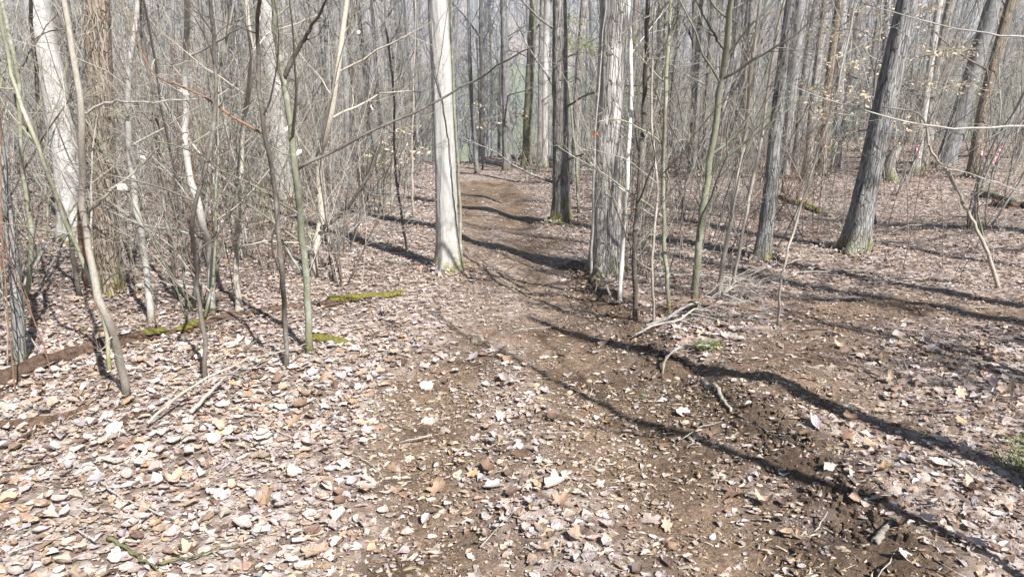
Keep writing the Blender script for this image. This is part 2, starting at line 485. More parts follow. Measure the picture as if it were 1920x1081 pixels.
# ------------------------------------------------------------------ fallen leaves
PAL = np.array([[0.57, 0.48, 0.435], [0.49, 0.415, 0.385], [0.62, 0.56, 0.52], [0.44, 0.33, 0.245], [0.35, 0.24, 0.165], [0.24, 0.155, 0.11],
                [0.45, 0.41, 0.42], [0.14, 0.088, 0.065], [0.48, 0.345, 0.215], [0.53, 0.45, 0.365]])
def leaf_colours(n, rng, x, y):
    wl = np.array([.20, .16, .13, .12, .07, .05, .10, .05, .06, .06])
    wr = np.array([.14, .15, .07, .08, .09, .13, .12, .12, .02, .08])
    u = rng.random(n)
    side = np.clip((x / (0.5 + 0.25 * y) + 0.15) * 1.2, 0, 1)
    kl = np.searchsorted(np.cumsum(wl / wl.sum()), u, side='left').clip(0, 9)
    kr = np.searchsorted(np.cumsum(wr / wr.sum()), u, side='left').clip(0, 9)
    k = np.where(rng.random(n) < side, kr, kl)
    c = PAL[k] * (0.66 + 0.44 * rng.random((n, 1)))
    c = c + (np.array([0.44, 0.36, 0.32]) - c) * 0.12
    return c * (1 + 0.05 * (rng.random((n, 3)) - 0.5))

def leaf_geo(n, rng, size, K, rings, curl=1.0, lobed=False):
    """unit leaves in their own frame: (n, nv, 3) and faces"""
    th = np.arange(K) * 2 * math.pi / K
    ph = rng.random((n, 1)) * 0.5
    lob = rng.choice([2, 3, 3, 4, 5], (n, 1))
    dep = rng.choice([0.04, 0.10, 0.18, 0.30], (n, 1)) if K >= 10 else np.zeros((n, 1)) + 0.1
    r = 1 + dep * np.cos(lob * th[None, :] + ph * 2) + 0.26 * (rng.random((n, K)) - 0.5)
    asp = 0.42 + 0.45 * rng.random((n, 1))
    if lobed:
        r = 1 + rng.uniform(0.10, 0.34, (n, 1)) * np.cos(rng.choice([5, 7], (n, 1)) * th[None, :]) + 0.14 * (rng.random((n, K)) - 0.5)
        asp = 0.5 + 0.3 * rng.random((n, 1))
    u = r * np.cos(th)[None, :] * 0.5; v = r * np.sin(th)[None, :] * 0.5 * asp
    U = [np.zeros((n, 1))]; W = [np.zeros((n, 1))]
    for q in rings:
        U.append(u * q); W.append(v * q)
    U = np.concatenate(U, 1); W = np.concatenate(W, 1)
    c1 = rng.normal(0.45, 1.1, (n, 1)) * curl; c2 = rng.normal(0.25, 0.8, (n, 1)) * curl
    Z = c1 * W * W * 1.6 + c2 * U * U + rng.normal(0, 0.5, (n, 1)) * U * W * curl + rng.normal(0, 0.045 * curl, U.shape)
    Z = Z + np.abs(W) * rng.normal(0.12, 0.22, (n, 1)) * curl
    P = np.stack([U, W, Z], -1) * size[:, None, None]
    T = np.stack([np.zeros(K, int), 1 + np.arange(K), 1 + (np.arange(K) + 1) % K], -1)
    Q = []
    for q in range(len(rings) - 1):
        a = 1 + q * K
        j = np.arange(K); j2 = (j + 1) % K
        Q.append(np.stack([a + j, a + K + j, a + K + j2, a + j2], -1))
    return P, T, (np.concatenate(Q) if Q else np.zeros((0, 4), int))

def rot_place(P, pos, yaw, pit, rol):
    cy, sy = np.cos(yaw)[:, None], np.sin(yaw)[:, None]
    cp, sp = np.cos(pit)[:, None], np.sin(pit)[:, None]
    cr, sr = np.cos(rol)[:, None], np.sin(rol)[:, None]
    x, y, z = P[..., 0], P[..., 1], P[..., 2]
    y, z = y * cr - z * sr, y * sr + z * cr
    x, z = x * cp + z * sp, -x * sp + z * cp
    x, y = x * cy - y * sy, x * sy + y * cy
    z = z - 0.12 * y
    return np.stack([x, y, z], -1) + pos[:, None, :]

def scatter(rng, y0, y1, dens, margin=0.9, keep=True):
    """points on the ground seen from about here, dens per square metre"""
    wmax = 0.73 * y1 + margin
    n = int(dens * (y1 - y0) * 2 * wmax)
    y = y0 + (y1 - y0) * rng.random(n); x = (rng.random(n) * 2 - 1) * wmax
    k = np.abs(x) < 0.73 * y + margin
    return x[k], y[k]

def leaf_field(name, y0, y1, dens, smin, smax, K, rings, seed, lift, tilt, curl=0.5, least=0.13):
    rng = np.random.default_rng(seed)
    x, y = scatter(rng, y0, y1, dens)
    d = dirt_mask(x, y)
    n2 = fbm(x * 1.1, y * 1.1, 91, 3)
    keep = rng.random(len(x)) < np.clip(1.08 - 1.15 * d + 0.25 * n2, least, 1)
    x, y, d = x[keep], y[keep], d[keep]
    n = len(x)
    size = (smin + (smax - smin) * rng.random(n) ** 2.0)
    pw = np.exp(-(seg_dist(x, y, PATH)[0] / 0.85) ** 2) * np.clip((y - 3.2) / 1.5, 0.25, 1)
    size = size * (1 - 0.45 * pw)
    right = np.clip(x / (0.6 + 0.3 * y), 0, 1)
    size = size * (1 - 0.22 * right) * (1 - 0.3 * np.clip(d, 0, 1))
    P, T, Q = leaf_geo(n, rng, size, K, rings, curl)
    z = hgt(x, y) + 0.004 + lift * rng.random(n) * (1 - d * 0.8)
    V = rot_place(P, np.stack([x, y, z], -1), rng.random(n) * 6.283, rng.normal(0, tilt, n), rng.normal(0, tilt, n))
    nv = P.shape[1]
    off = (np.arange(n) * nv)[:, None, None]
    col = np.repeat(leaf_colours(n, rng, x, y), nv, 0)
    pol = [(T[None] + off).reshape(-1, 3)]
    if len(Q): pol.append((Q[None] + off).reshape(-1, 4))
    return V.reshape(-1, 3), pol, col
parts = [leaf_field('near', 1.3, 5.0, 900, 0.018, 0.080, 8, (0.6, 1.0), 1, 0.018, 0.14, 0.7, 0.40),
         leaf_field('crumbs', 1.3, 5.0, 2000, 0.005, 0.026, 4, (1.0,), 4, 0.018, 0.22, 0.6, 0.8),
         leaf_field('mid', 5.0, 11.0, 790, 0.020, 0.068, 5, (1.0,), 2, 0.020, 0.16, 0.6, 0.60),
         leaf_field('midcrumbs', 5.0, 10.0, 700, 0.010, 0.03, 4, (1.0,), 5, 0.016, 0.2, 0.6, 0.8),
         leaf_field('far', 11.0, 27.0, 285, 0.038, 0.095, 4, (1.0,), 3, 0.024, 0.20)]
Vs, Ts, Qs, Cs, o = [], [], [], [], 0
for V, pol, c in parts:
    Vs.append(V); Cs.append(c)
    for p in pol: (Ts if p.shape[1] == 3 else Qs).append(p + o)
    o += len(V)
lm = mesh_np('leaf_litter', np.concatenate(Vs), [np.concatenate(Ts), np.concatenate(Qs)], False, np.concatenate(Cs))
litter = link('leaf_litter', lm, M['leaf'])
tag(litter, 'thick brown and pinkish grey leaf litter covering the forest floor', 'leaf litter', kind='stuff')

# wood chips, straw and small sticks trodden into the soil
def slivers():
    rng = np.random.default_rng(11)
    xs, ys, ls = [], [], []
    for y0, y1, dn in ((1.3, 4.0, 2100), (4.0, 8.0, 700), (8.0, 16.0, 60)):
        x, y = scatter(rng, y0, y1, dn)
        d = dirt_mask(x, y)
        k = rng.random(len(x)) < 0.16 + 0.84 * np.clip(d * 1.3, 0, 1)
        xs.append(x[k]); ys.append(y[k]); ls.append((0.006 + 0.042 * rng.random(k.sum()) ** 3) * (1 + 0.04 * y[k]))
    x, y, l = map(np.concatenate, (xs, ys, ls)); n = len(x)
    wd = l * (0.05 + 0.45 * rng.random(n) ** 2) * 0.5
    a = rng.random(n) * 6.283; z = hgt(x, y) + 0.004
    ca, sa = np.cos(a), np.sin(a)
    dz = rng.normal(0, 0.16, n) * l
    q = np.zeros((n, 5, 3))
    for k, (u, v) in enumerate(((-1, -1), (1, -1), (1, 1), (-1, 1))):
        q[:, k, 0] = x + ca * u * l / 2 - sa * v * wd; q[:, k, 1] = y + sa * u * l / 2 + ca * v * wd
        q[:, k, 2] = z + dz * u * 0.5 - 0.12 * (q[:, k, 1] - y)
    q[:, 4] = q[:, :4].mean(1); q[:, 4, 2] += np.minimum(wd, 0.008) * 0.9 + 0.002
    b = (np.arange(n) * 5)[:, None]
    T = np.concatenate([b + np.array([[k, (k + 1) % 4, 4]]) for k in range(4)])
    pal = np.array([[0.42, 0.34, 0.25], [0.30, 0.23, 0.155], [0.50, 0.43, 0.34], [0.22, 0.155, 0.10], [0.38, 0.33, 0.29], [0.13, 0.085, 0.055]])
    c = pal[rng.integers(0, 6, n)] * (0.8 + 0.4 * rng.random((n, 1)))
    o = link('wood_chip_litter', mesh_np('wood_chip_litter', q.reshape(-1, 3), [T], False, np.repeat(c, 5, 0)), M['straw'])
    tag(o, 'straw, wood chips and leaf crumbs trodden into the trail soil', 'litter', kind='stuff')
slivers()

def sticks():
    rng = np.random.default_rng(13)
    mb = MB()
    x, y = scatter(rng, 1.4, 14, 6.0)
    d = dirt_mask(x, y); left = x < -0.2 * y
    k = rng.random(len(x)) < np.where(left, 0.9, 0.5) * (1 - 0.6 * d)
    for px, py in zip(x[k], y[k]):
        L = 0.08 + (0.3 if py < 4.5 else 0.6) * rng.random() ** 2; a = rng.random() * 6.283
        t = np.linspace(-0.5, 0.5, 5)
        bx = px + np.cos(a) * t * L + rng.normal(0, 0.02 * L, 5); by = py + np.sin(a) * t * L + rng.normal(0, 0.02 * L, 5)
        bz = hgt(bx, by) + 0.018 + 0.03 * rng.random() + t * rng.normal(0, 0.04)
        r = (0.0018 + 0.0045 * rng.random() ** 2) * (1 - 0.5 * (t + 0.5))
        mb.tube(np.stack([bx, by, bz], -1), r, 4)
    tag(link('twig_litter', mb.mesh('twig_litter'), M['dead']), 'small grey twigs strewn through the leaf litter', 'twigs', kind='stuff')
sticks()

# the largest single leaves lie loose on top: one object each
LEAFMESH = []
def big_leaves():
    rng = np.random.default_rng(17)
    names = ['pale pinkish', 'greyish tan', 'nearly white', 'light brown', 'tan', 'dark brown', 'lavender grey', 'very dark brown', 'orange tan', 'straw coloured']
    for k in range(40):
        ci = k % 10
        P, T, Q = leaf_geo(1, rng, np.array([1.0]), 22, (0.35, 0.7, 1.0), 0.55, k % 3 > 0)
        c = PAL[ci] * (0.95 + 0.25 * rng.random())
        me = mesh_np('fallen_leaf', P[0], [T, Q], True, np.tile(c, (P.shape[1], 1)))
        me.materials.append(M['leaf_obj'])
        LEAFMESH.append((me, names[ci]))
    x, y = scatter(rng, 1.35, 4.8, 40, 0.1)
    d = dirt_mask(x, y)
    k = rng.random(len(x)) < np.where(d > 0.45, 0.35, 0.85)
    x, y, d = x[k][:290], y[k][:290], d[k][:290]
    z = hgt(x, y)
    pd, ps, _ = seg_dist(x, y, PATH)
    cumw = np.cumsum([.16, .17, .06, .15, .11, .10, .11, .05, .05, .04])
    for i in range(len(x)):
        ci = int(np.searchsorted(cumw, rng.random())) % 10
        me, nm = LEAFMESH[ci + 10 * rng.integers(0, 4)]
        o = bpy.data.objects.new('fallen_leaf', me); COL.objects.link(o)
        s = 0.055 + 0.04 * rng.random()
        o.location = (x[i], y[i], z[i] + 0.026 - 0.014 * min(d[i], 1)); o.scale = (s, s * (0.8 + 0.4 * rng.random()), s)
        o.rotation_euler = (rng.normal(0, 0.22) - 0.12, rng.normal(0, 0.22), rng.random() * 6.283)
        where = 'on the bare soil of the trail' if d[i] > 0.45 else ('in the litter right of the trail' if ps[i] * pd[i] > 0.7 else ('in the litter left of the trail' if ps[i] * pd[i] < -0.7 else 'on the leafy middle of the trail'))
        lab = f'loose {nm} dead leaf lying {where}'
        tag(o, lab, 'leaf', f'{nm} leaves {where}')
big_leaves()

# ------------------------------------------------------------------ wood growth
def wander(rng, p, d, L, n, bend, up=0.0):
    P = [np.array(p, float)]; d = np.array(d, float); d /= np.linalg.norm(d)
    st = L / n
    for _ in range(n):
        d = d + rng.normal(0, bend, 3) + np.array([0, 0, up])
        d /= np.linalg.norm(d)
        P.append(P[-1] + d * st)
    return np.array(P)

def side_dir(rng, t, ang):
    a = rng.normal(0, 1, 3); a -= t * (a @ t); a /= np.linalg.norm(a) + 1e-9
    return t * math.cos(ang) + a * math.sin(ang)

def twigs(mb, rng, P, rad, lo, hi, count, length, levels, ang=0.9, up=0.05, rmin=0.0011, sides=4, kids=5, bend=0.13):
    """branches springing from a stem between its fractions lo..hi, each with its own twigs"""
    n = len(P)
    for c in range(count):
        f = lo + (hi - lo) * (c + rng.random()) / count
        q = f * (n - 1); i = min(int(q), n - 2)
        p = P[i] + (P[i + 1] - P[i]) * (q - i)
        t = P[i + 1] - P[i]; t = t / (np.linalg.norm(t) + 1e-9)
        r = np.interp(q, np.arange(n), rad)
        L = length * (0.45 + 0.9 * rng.random()) * (1.15 - 0.6 * f)
        r0 = max(min(r * (0.35 + 0.25 * rng.random()), L * 0.012), rmin)
        m = 7 if levels > 1 else 4
        B = wander(rng, p, side_dir(rng, t, ang + rng.normal(0, 0.22)), L, m, bend, up)
        rb = np.linspace(r0, max(r0 * 0.3, rmin * 0.7), m + 1)
        mb.tube(B, rb, sides if levels > 1 else 3, False)
        if levels > 1:
            twigs(mb, rng, B, rb, 0.2, 0.98, kids, L * 0.42, levels - 1, 0.75, up, rmin, 3, max(kids - 1, 2), bend * 1.1)

def furrowed(P, rad, seed, k=44, ridge=0.035, flare=0.5, fz=0.22, nf=16):
    """a tapering trunk along P with furrowed bark and root flare, radii as (rings, k)"""
    P = np.asarray(P); z = np.concatenate([[0], np.cumsum(np.linalg.norm(np.diff(P, axis=0), axis=1))])
    th = np.arange(k) / k
    TT, ZZ = np.meshgrid(th, z)
    def per(f, zs, s):
        a = vnoise(TT * f, ZZ * zs, s); b = vnoise(TT * f - f, ZZ * zs, s)
        wgt = TT
        return a * (1 - wgt) + b * wgt
    r = 1 + ridge * 2.2 * per(nf, 3.2, seed) + ridge * 1.5 * per(nf * 2.2, 7.0, seed + 3) + 0.05 * per(4, 0.9, seed + 5)
    ph = (seed % 7) * 0.9
    lob = 1 + 0.35 * np.cos(TT * 6.283 * 4 + ph) + 0.25 * np.cos(TT * 6.283 * 3 - ph)
    r = r + flare * np.exp(-ZZ / fz) * lob * 0.55
    return rad[:, None] * r

CROWNS = {}
def crown_mesh(v):
    if v not in CROWNS:
        rng = np.random.default_rng(300 + v); mb = MB()
        P = wander(rng, (0, 0, 0), (0, 0, 1), 9.0, 12, 0.04)
        rad = np.linspace(0.6, 0.08, 13)
        mb.tube(P, rad * 0.12, 6)
        twigs(mb, rng, P, rad * 0.12, 0.02, 0.98, 14, 4.0, 3, 0.8, 0.06, 0.006, 4, 5)
        CROWNS[v] = mb.mesh('crown')
    return CROWNS[v]

def stem_points(base, pts_px, Y, rng, jit=0.0):
    out = [base]
    for q, (px, py) in enumerate(pts_px):
        out.append(at_y(px, py, Y + jit * rng.normal()))
    return np.array(out)

def smooth_poly(P, n, rng=None, jitter=0.0):
    P = np.asarray(P); m = len(P)
    d = np.concatenate([[0], np.cumsum(np.linalg.norm(np.diff(P, axis=0), axis=1))])
    tan = np.gradient(P, d, axis=0)
    s = np.linspace(0, d[-1], n); out = np.zeros((n, 3))
    for k in range(n):
        i = min(np.searchsorted(d, s[k], side='right') - 1, m - 2)
        h = d[i + 1] - d[i]; t = (s[k] - d[i]) / h
        a, b = 2 * t**3 - 3 * t**2 + 1, -2 * t**3 + 3 * t**2
        out[k] = a * P[i] + b * P[i + 1] + h * ((t**3 - 2 * t**2 + t) * tan[i] + (t**3 - t**2) * tan[i + 1])
    if jitter and rng is not None:
        j = rng.normal(0, jitter, (n, 3)); j[0] = 0
        out = out + j
    return out

HEROES = []
def near_ref(x, y):
    """how a thing stands to the nearest tree one can tell apart"""
    b = min(HEROES, key=lambda h: (h[0] - x) ** 2 + (h[1] - y) ** 2)
    lat = (x / y - b[0] / b[1]) * y; dep = y - b[1]
    if abs(dep) > 1.2 * abs(lat): rel = 'behind' if dep > 0 else 'in front of'
    else: rel = 'right of' if lat > 0 else 'left of'
    if math.hypot(lat, dep) > 4: rel = 'well ' + rel if rel != 'in front of' else 'far in front of'
    z = '' if math.hypot(lat, dep) < 1.6 else (', near the trail' if abs(x) < 2.5 else ('' if y < 12 else (', at the slope edge' if y > 22 else '')))
    return f'{rel} the {b[2]}{z}'

def hides_hero(x, y):
    return any(y < h[1] and abs(x / y - h[0] / h[1]) < h[3] for h in HEROES if h[3])

def big_tree(seed, bx, by, pts, wpx, wtop, mat, label, detail=2, H=18, lean_more=True, vine=False, burl=False, name='tree', group=None, low=0, flare=1.2):
    """base pixel, further trunk pixels, width in pixels at the base and at the last given pixel"""
    rng = np.random.default_rng(seed)
    base = G(bx, by)
    Y = base[1]
    P = stem_points(base, pts, Y, rng)
    up = P[-1] - P[-2]; up /= np.linalg.norm(up)
    up = up * 0.6 + np.array([0, 0, 1.0]) * 0.4; up /= np.linalg.norm(up)
    top = P[-1] + up * max(H - (P[-1][2] - base[2]), 2.0)
    vis = np.linalg.norm(P[-1] - P[0])
    r0 = pxw(wpx, base) / 2; r1 = pxw(wtop, P[-1]) / 2
    nlow = {2: int(vis / 0.035), 1: int(vis / 0.15), 0: 8}[detail]
    A = smooth_poly(P, max(nlow, 8), rng, 0.0)
    ra = np.linspace(r0, r1, len(A))
    Bp = np.array([P[-1] + (top - P[-1]) * f for f in np.linspace(0.06, 1, 14)]) + np.cumsum(rng.normal(0, 0.03, (14, 3)), 0)
    rb = np.linspace(r1 * 0.98, r1 * 0.45, 14)
    Q = np.concatenate([A, Bp]); rad = np.concatenate([ra, rb])
    Q[0, 2] -= 0.10
    k = {2: 44, 1: 18, 0: 9}[detail]
    rr = furrowed(Q, rad, seed, k, {2: 0.075, 1: 0.04, 0: 0.0}[detail], flare, max(0.17, r0 * 1.5), 16 if detail == 2 else 7)
    root = bpy.data.objects.new(name, None); COL.objects.link(root)
    root.location = base
    root.empty_display_size = 0.3
    mb = MB(); mb.tube(Q - base, rr, k)
    link('trunk', mb.mesh('trunk'), M[mat], root)
    c = link('crown', crown_mesh(seed % 4), M['far' if mat in ('pale', 'palefur', 'grey') else mat], root, loc=Q[-9] - base, rz=rng.random() * 6)
    s = r1 * 0.6 / 0.072
    c.scale = (s, s, max(0.8, s * 0.8))
    if low:
        mb = MB()
        twigs(mb, rng, Q - base, rad, 0.12, 0.5 * len(A) / len(Q) + 0.4, low, 1.5, 3, 1.1, 0.02, 0.0025, 4, 5)
        link('low_branches', mb.mesh('low_branches'), M[mat], root)['kind'] = 'stuff'
    if vine:
        mb = MB()
        z = np.linspace(0, 3.2, 60); cl = np.concatenate([[0], np.cumsum(np.linalg.norm(np.diff(Q, axis=0), axis=1))])
        i = np.interp(z, cl, np.arange(len(Q)))
        c3 = np.stack([np.interp(i, np.arange(len(Q)), (Q - base)[:, q]) for q in range(3)], -1)
        r3 = np.interp(i, np.arange(len(Q)), rr.max(1)) + 0.004
        ang = np.interp(z, [0, 0.3, 1.0, 1.7, 2.3, 3.2], [-0.45, -0.5, -0.75, -1.5, -2.3, -2.7]) + 0.12 * np.sin(z * 5)
        c3[:, 0] += np.cos(ang) * r3; c3[:, 1] += np.sin(ang) * r3
        mb.tube(c3 + rng.normal(0, 0.004, c3.shape), np.linspace(0.006, 0.003, 60), 5)
        link('vine', mb.mesh('vine'), M['stem_dark'], root)
    HEROES.append((base[0], base[1], SHORT[seed], {4: 0.075, 5: 0.055, 14: 0.03, 1: 0.03, 2: 0.035, 3: 0.03, 7: 0.02}.get(seed, 0)))
    tag(root, label, 'tree', group)
    return root

SHORT = {1: 'vine clad pale tree', 2: 'thick pale furrowed tree', 3: 'leaning grey furrowed tree', 4: 'brown furrowed tree', 5: 'wide mottled tree', 6: 'dark rough tree', 7: 'crooked grey tree', 8: 'slim dark crest tree', 9: 'slim straight grey tree', 10: 'moss covered tree', 11: 'slim pale crest tree', 12: 'thin dark crest pole', 13: 'thin grey crest tree', 14: 'half hidden pale tree', 15: 'slim dark thicket tree', 16: 'slim dark trailside tree', 17: 'grey young tree', 18: 'dark leaning tree', 19: 'brown leaning tree', 20: 'slim pale leaning tree', 21: 'reddish brown slim tree', 22: 'dark slim tree', 23: 'thin grey tree', 24: 'thin dark tree', 25: 'thin dark far tree', 26: 'thin half hidden grey tree'}
# --- the trees one can tell apart, each from its own foot in the photograph
big_tree(1, 841, 506, [(832, 250), (821, 0)], 42, 36, 'pale', 'pale smooth barked tree with a dark vine standing left beside the trail', 2, 20, vine=True)
big_tree(2, 1136, 508, [(1142, 250), (1152, 0)], 54, 50, 'palefur', 'thick pale grey furrowed tree standing right beside the trail', 2, 21, low=0)
big_tree(3, 1600, 470, [(1650, 240), (1703, 0)], 44, 37, 'grey', 'leaning grey furrowed tree, pale on its sunny side, alone in the open leaves', 2, 20, flare=1.5)
big_tree(4, 205, 548, [(192, 280), (180, 0)], 42, 46, 'brown', 'brown grey furrowed tree with a mossy foot in the left thicket', 2, 18)
big_tree(5, 140, 452, [(112, 220), (66, 0)], 46, 42, 'pale', 'wide pale mottled tree leaning left, behind the brown furrowed tree', 2, 19)
big_tree(6, 1053, 414, [(1051, 200), (1049, 0)], 32, 27, 'dark', 'dark rough barked tree with flared mossy foot right of the trail crest', 2, 19, low=6, flare=1.2)
big_tree(7, 1430, 488, [(1447, 330), (1462, 180), (1484, 0)], 28, 20, 'grey', 'slightly crooked grey tree between the thin saplings right of the trail', 2, 17)
big_tree(8, 1078, 345, [(1083, 180), (1096, 0)], 15, 14, 'dark', 'slim dark tree just behind the dark rough barked tree', 1, 18, low=4)
big_tree(9, 950, 320, [(948, 160), (944, 0)], 14, 13, 'grey', 'slim straight grey tree standing where the trail drops out of sight', 1, 19, low=4)
big_tree(10, 987, 312, [(993, 150), (1001, 0)], 18, 14, 'mossy', 'yellowish moss covered tree near the crest of the trail', 1, 17, low=3)
big_tree(11, 1022, 314, [(1022, 150), (1026, 0)], 14, 13, 'pale', 'slim pale tree between the mossy tree and the dark rough tree', 1, 18, low=3)
big_tree(12, 1012, 316, [(1013, 150), (1016, 0)], 9, 8, 'dark', 'thin dark pole tree beside the slim pale tree at the crest', 1, 16, low=3)
big_tree(13, 895, 326, [(885, 200), (878, 0)], 8, 6, 'grey', 'thin grey tree on the trail edge at the crest', 1, 12, low=0)
big_tree(14, 532, 372, [(518, 180), (497, 0)], 36, 32, 'pale', 'wide pale tree half hidden behind the saplings left of the trail', 1, 19)
big_tree(15, 456, 300, [(443, 120), (424, 0)], 18, 15, 'dark', 'slim dark tree left of the wide half hidden pale tree', 1, 17, low=5)
big_tree(16, 762, 300, [(755, 150), (744, 0)], 17, 15, 'dark', 'slim dark tree behind and left of the vine clad pale tree', 1, 17, low=5)
big_tree(17, 38, 690, [(28, 520), (6, 330), (-30, 80)], 21, 15, 'grey', 'grey young tree leaning out at the left edge of the picture', 2, 9, name='young_tree')
big_tree(18, 1727, 324, [(1748, 170), (1783, 0)], 20, 15, 'dark', 'dark leaning tree behind the leaning grey furrowed tree', 1, 18, low=5)
big_tree(19, 1822, 334, [(1846, 190), (1896, 0)], 20, 16, 'brown', 'brown leaning tree near the pink ribbons', 1, 18, low=5)
big_tree(20, 1716, 330, [(1738, 170), (1762, 0)], 13, 13, 'pale', 'slim pale tree close beside the dark leaning tree', 1, 18, low=3)
big_tree(21, 1540, 332, [(1552, 170), (1574, 0)], 15, 13, 'brown', 'reddish brown slim tree behind the beech leaves', 1, 17, low=4)
big_tree(22, 1512, 338, [(1528, 170), (1548, 0)], 16, 14, 'dark', 'dark slim tree left of the reddish brown slim tree', 1, 18, low=4)
big_tree(23, 1490, 322, [(1507, 150), (1530, 0)], 12, 10, 'grey', 'thin grey tree left of the dark slim tree', 1, 17, low=4)
big_tree(24, 1320, 330, [(1328, 170), (1338, 0)], 13, 11, 'dark', 'thin dark tree far behind the green grey sapling right of the trail', 1, 17, low=5)
big_tree(25, 1245, 330, [(1246, 170), (1250, 0)], 11, 9, 'dark', 'thin dark tree far behind the cluster of saplings by the trail', 1, 17, low=5)
big_tree(26, 1640, 318, [(1662, 150), (1690, 0)], 12, 11, 'grey', 'thin grey tree half hidden behind the leaning grey furrowed tree', 1, 17, low=4)
def banked_leaves():
    rng = np.random.default_rng(19); X, Y, W = [], [], []
    for hx, hy, nm, w in HEROES:
        if hy > 16: continue
        n = 130 if hy < 10 else 90
        a = rng.random(n) * 6.283; r = 0.13 + 0.30 * rng.random(n) ** 1.7
        X.append(hx + np.cos(a) * r); Y.append(hy + np.sin(a) * r); W.append(np.exp(-(r - 0.13) / 0.12))
    x, y, k = map(np.concatenate, (X, Y, W)); n = len(x)
    P, T, Q = leaf_geo(n, rng, 0.03 + 0.05 * rng.random(n), 6, (1.0,), 0.8)
    V = rot_place(P, np.stack([x, y, hgt(x, y) + 0.012 + 0.05 * k * rng.random(n)], -1), rng.random(n) * 6.283, rng.normal(0, 0.4, n), rng.normal(0, 0.4, n))
    nv = P.shape[1]; off = (np.arange(n) * nv)[:, None, None]
    o = link('banked_leaves', mesh_np('banked_leaves', V.reshape(-1, 3), [(T[None] + off).reshape(-1, 3)], False, np.repeat(leaf_colours(n, rng, x, y), nv, 0)), M['leaf'])
    tag(o, 'drifts of dead leaves banked against the feet of the trees', 'leaf litter', kind='stuff')
banked_leaves()
# out of the picture, but their shadows lie across the foreground
def off_tree(seed, sx, sy, back, dia, H, mat, label, crown=True):
    p = G(sx, sy); q = np.array([tosun.x, tosun.y]); q = q / np.linalg.norm(q)
    b = p[:2] + q * back
    root = bpy.data.objects.new('tree', None); COL.objects.link(root)
    z = h1(*b); root.location = (b[0], b[1], z)
    rng = np.random.default_rng(seed)
    P = wander(rng, (0, 0, -0.1), (rng.normal(0, .02), rng.normal(0, .02), 1), H, 30, 0.012)
    rad = np.linspace(dia / 2, dia * 0.2, 31)
    mb = MB(); mb.tube(P, furrowed(P, rad, seed, 16, 0.03, 0.4, 0.25, 7), 16)
    link('trunk', mb.mesh('trunk'), M[mat], root)
    if crown:
        c = link('crown', crown_mesh(seed % 4), M[mat], root, loc=P[-8]); s = dia * 0.25 / 0.072; c.scale = (s, s, s)
    else:
        mb = MB(); twigs(mb, rng, P, rad, 0.45, 0.98, 9, H * 0.22, 2, 0.8, 0.05, 0.004, 4, 4); link('branches', mb.mesh('branches'), M[mat], root)['kind'] = 'stuff'
    tag(root, label, 'tree')
off_tree(41, 1900, 888, 1.5, 0.22, 4.7, 'grey', 'broken grey tree standing outside the picture, its broad shadow crossing the right foreground', False)
off_tree(42, 1570, 915, 1.7, 0.075, 5.6, 'stem_grey', 'thin tree outside the picture, its narrow shadow crossing the trail', False)
off_tree(43, 1900, 573, 3.0, 0.16, 15, 'grey', 'grey tree outside the picture, its shadow lying beyond the side trail')
off_tree(44, 1900, 505, 3.5, 0.12, 14, 'grey', 'thin tree outside the picture, its shadow lying beside the leaning grey tree')

def shade_tree(seed, x, y, dia, H, label):
    root = bpy.data.objects.new('tree', None); COL.objects.link(root); root.location = (x, y, h1(x, y))
    rng = np.random.default_rng(seed)
    P = wander(rng, (0, 0, -0.1), (rng.normal(0, .03), rng.normal(0, .03), 1), H, 30, 0.014); rad = np.linspace(dia / 2, dia * 0.2, 31)
    mb = MB(); mb.tube(P, furrowed(P, rad, seed, 16, 0.03, 0.6, 0.25, 7), 16); link('trunk', mb.mesh('trunk'), M['grey'], root)
    mb = MB(); twigs(mb, rng, P, rad, 0.25, 0.98, 26, H * 0.26, 3, 0.85, 0.05, 0.009, 4, 5); c = link('crown', mb.mesh('crown'), M['grey'], root); c['kind'] = 'stuff'
    tag(root, label, 'tree')
shade_tree(45, 7.4, 0.6, 0.24, 12, 'stout tree outside the picture shading the leaves right of the trail')
shade_tree(46, 7.4, -2.2, 0.11, 11, 'tree outside the picture whose crown dapples the right foreground')
shade_tree(47, 9.6, 3.2, 0.26, 13, 'stout tree outside the picture shading the side trail')

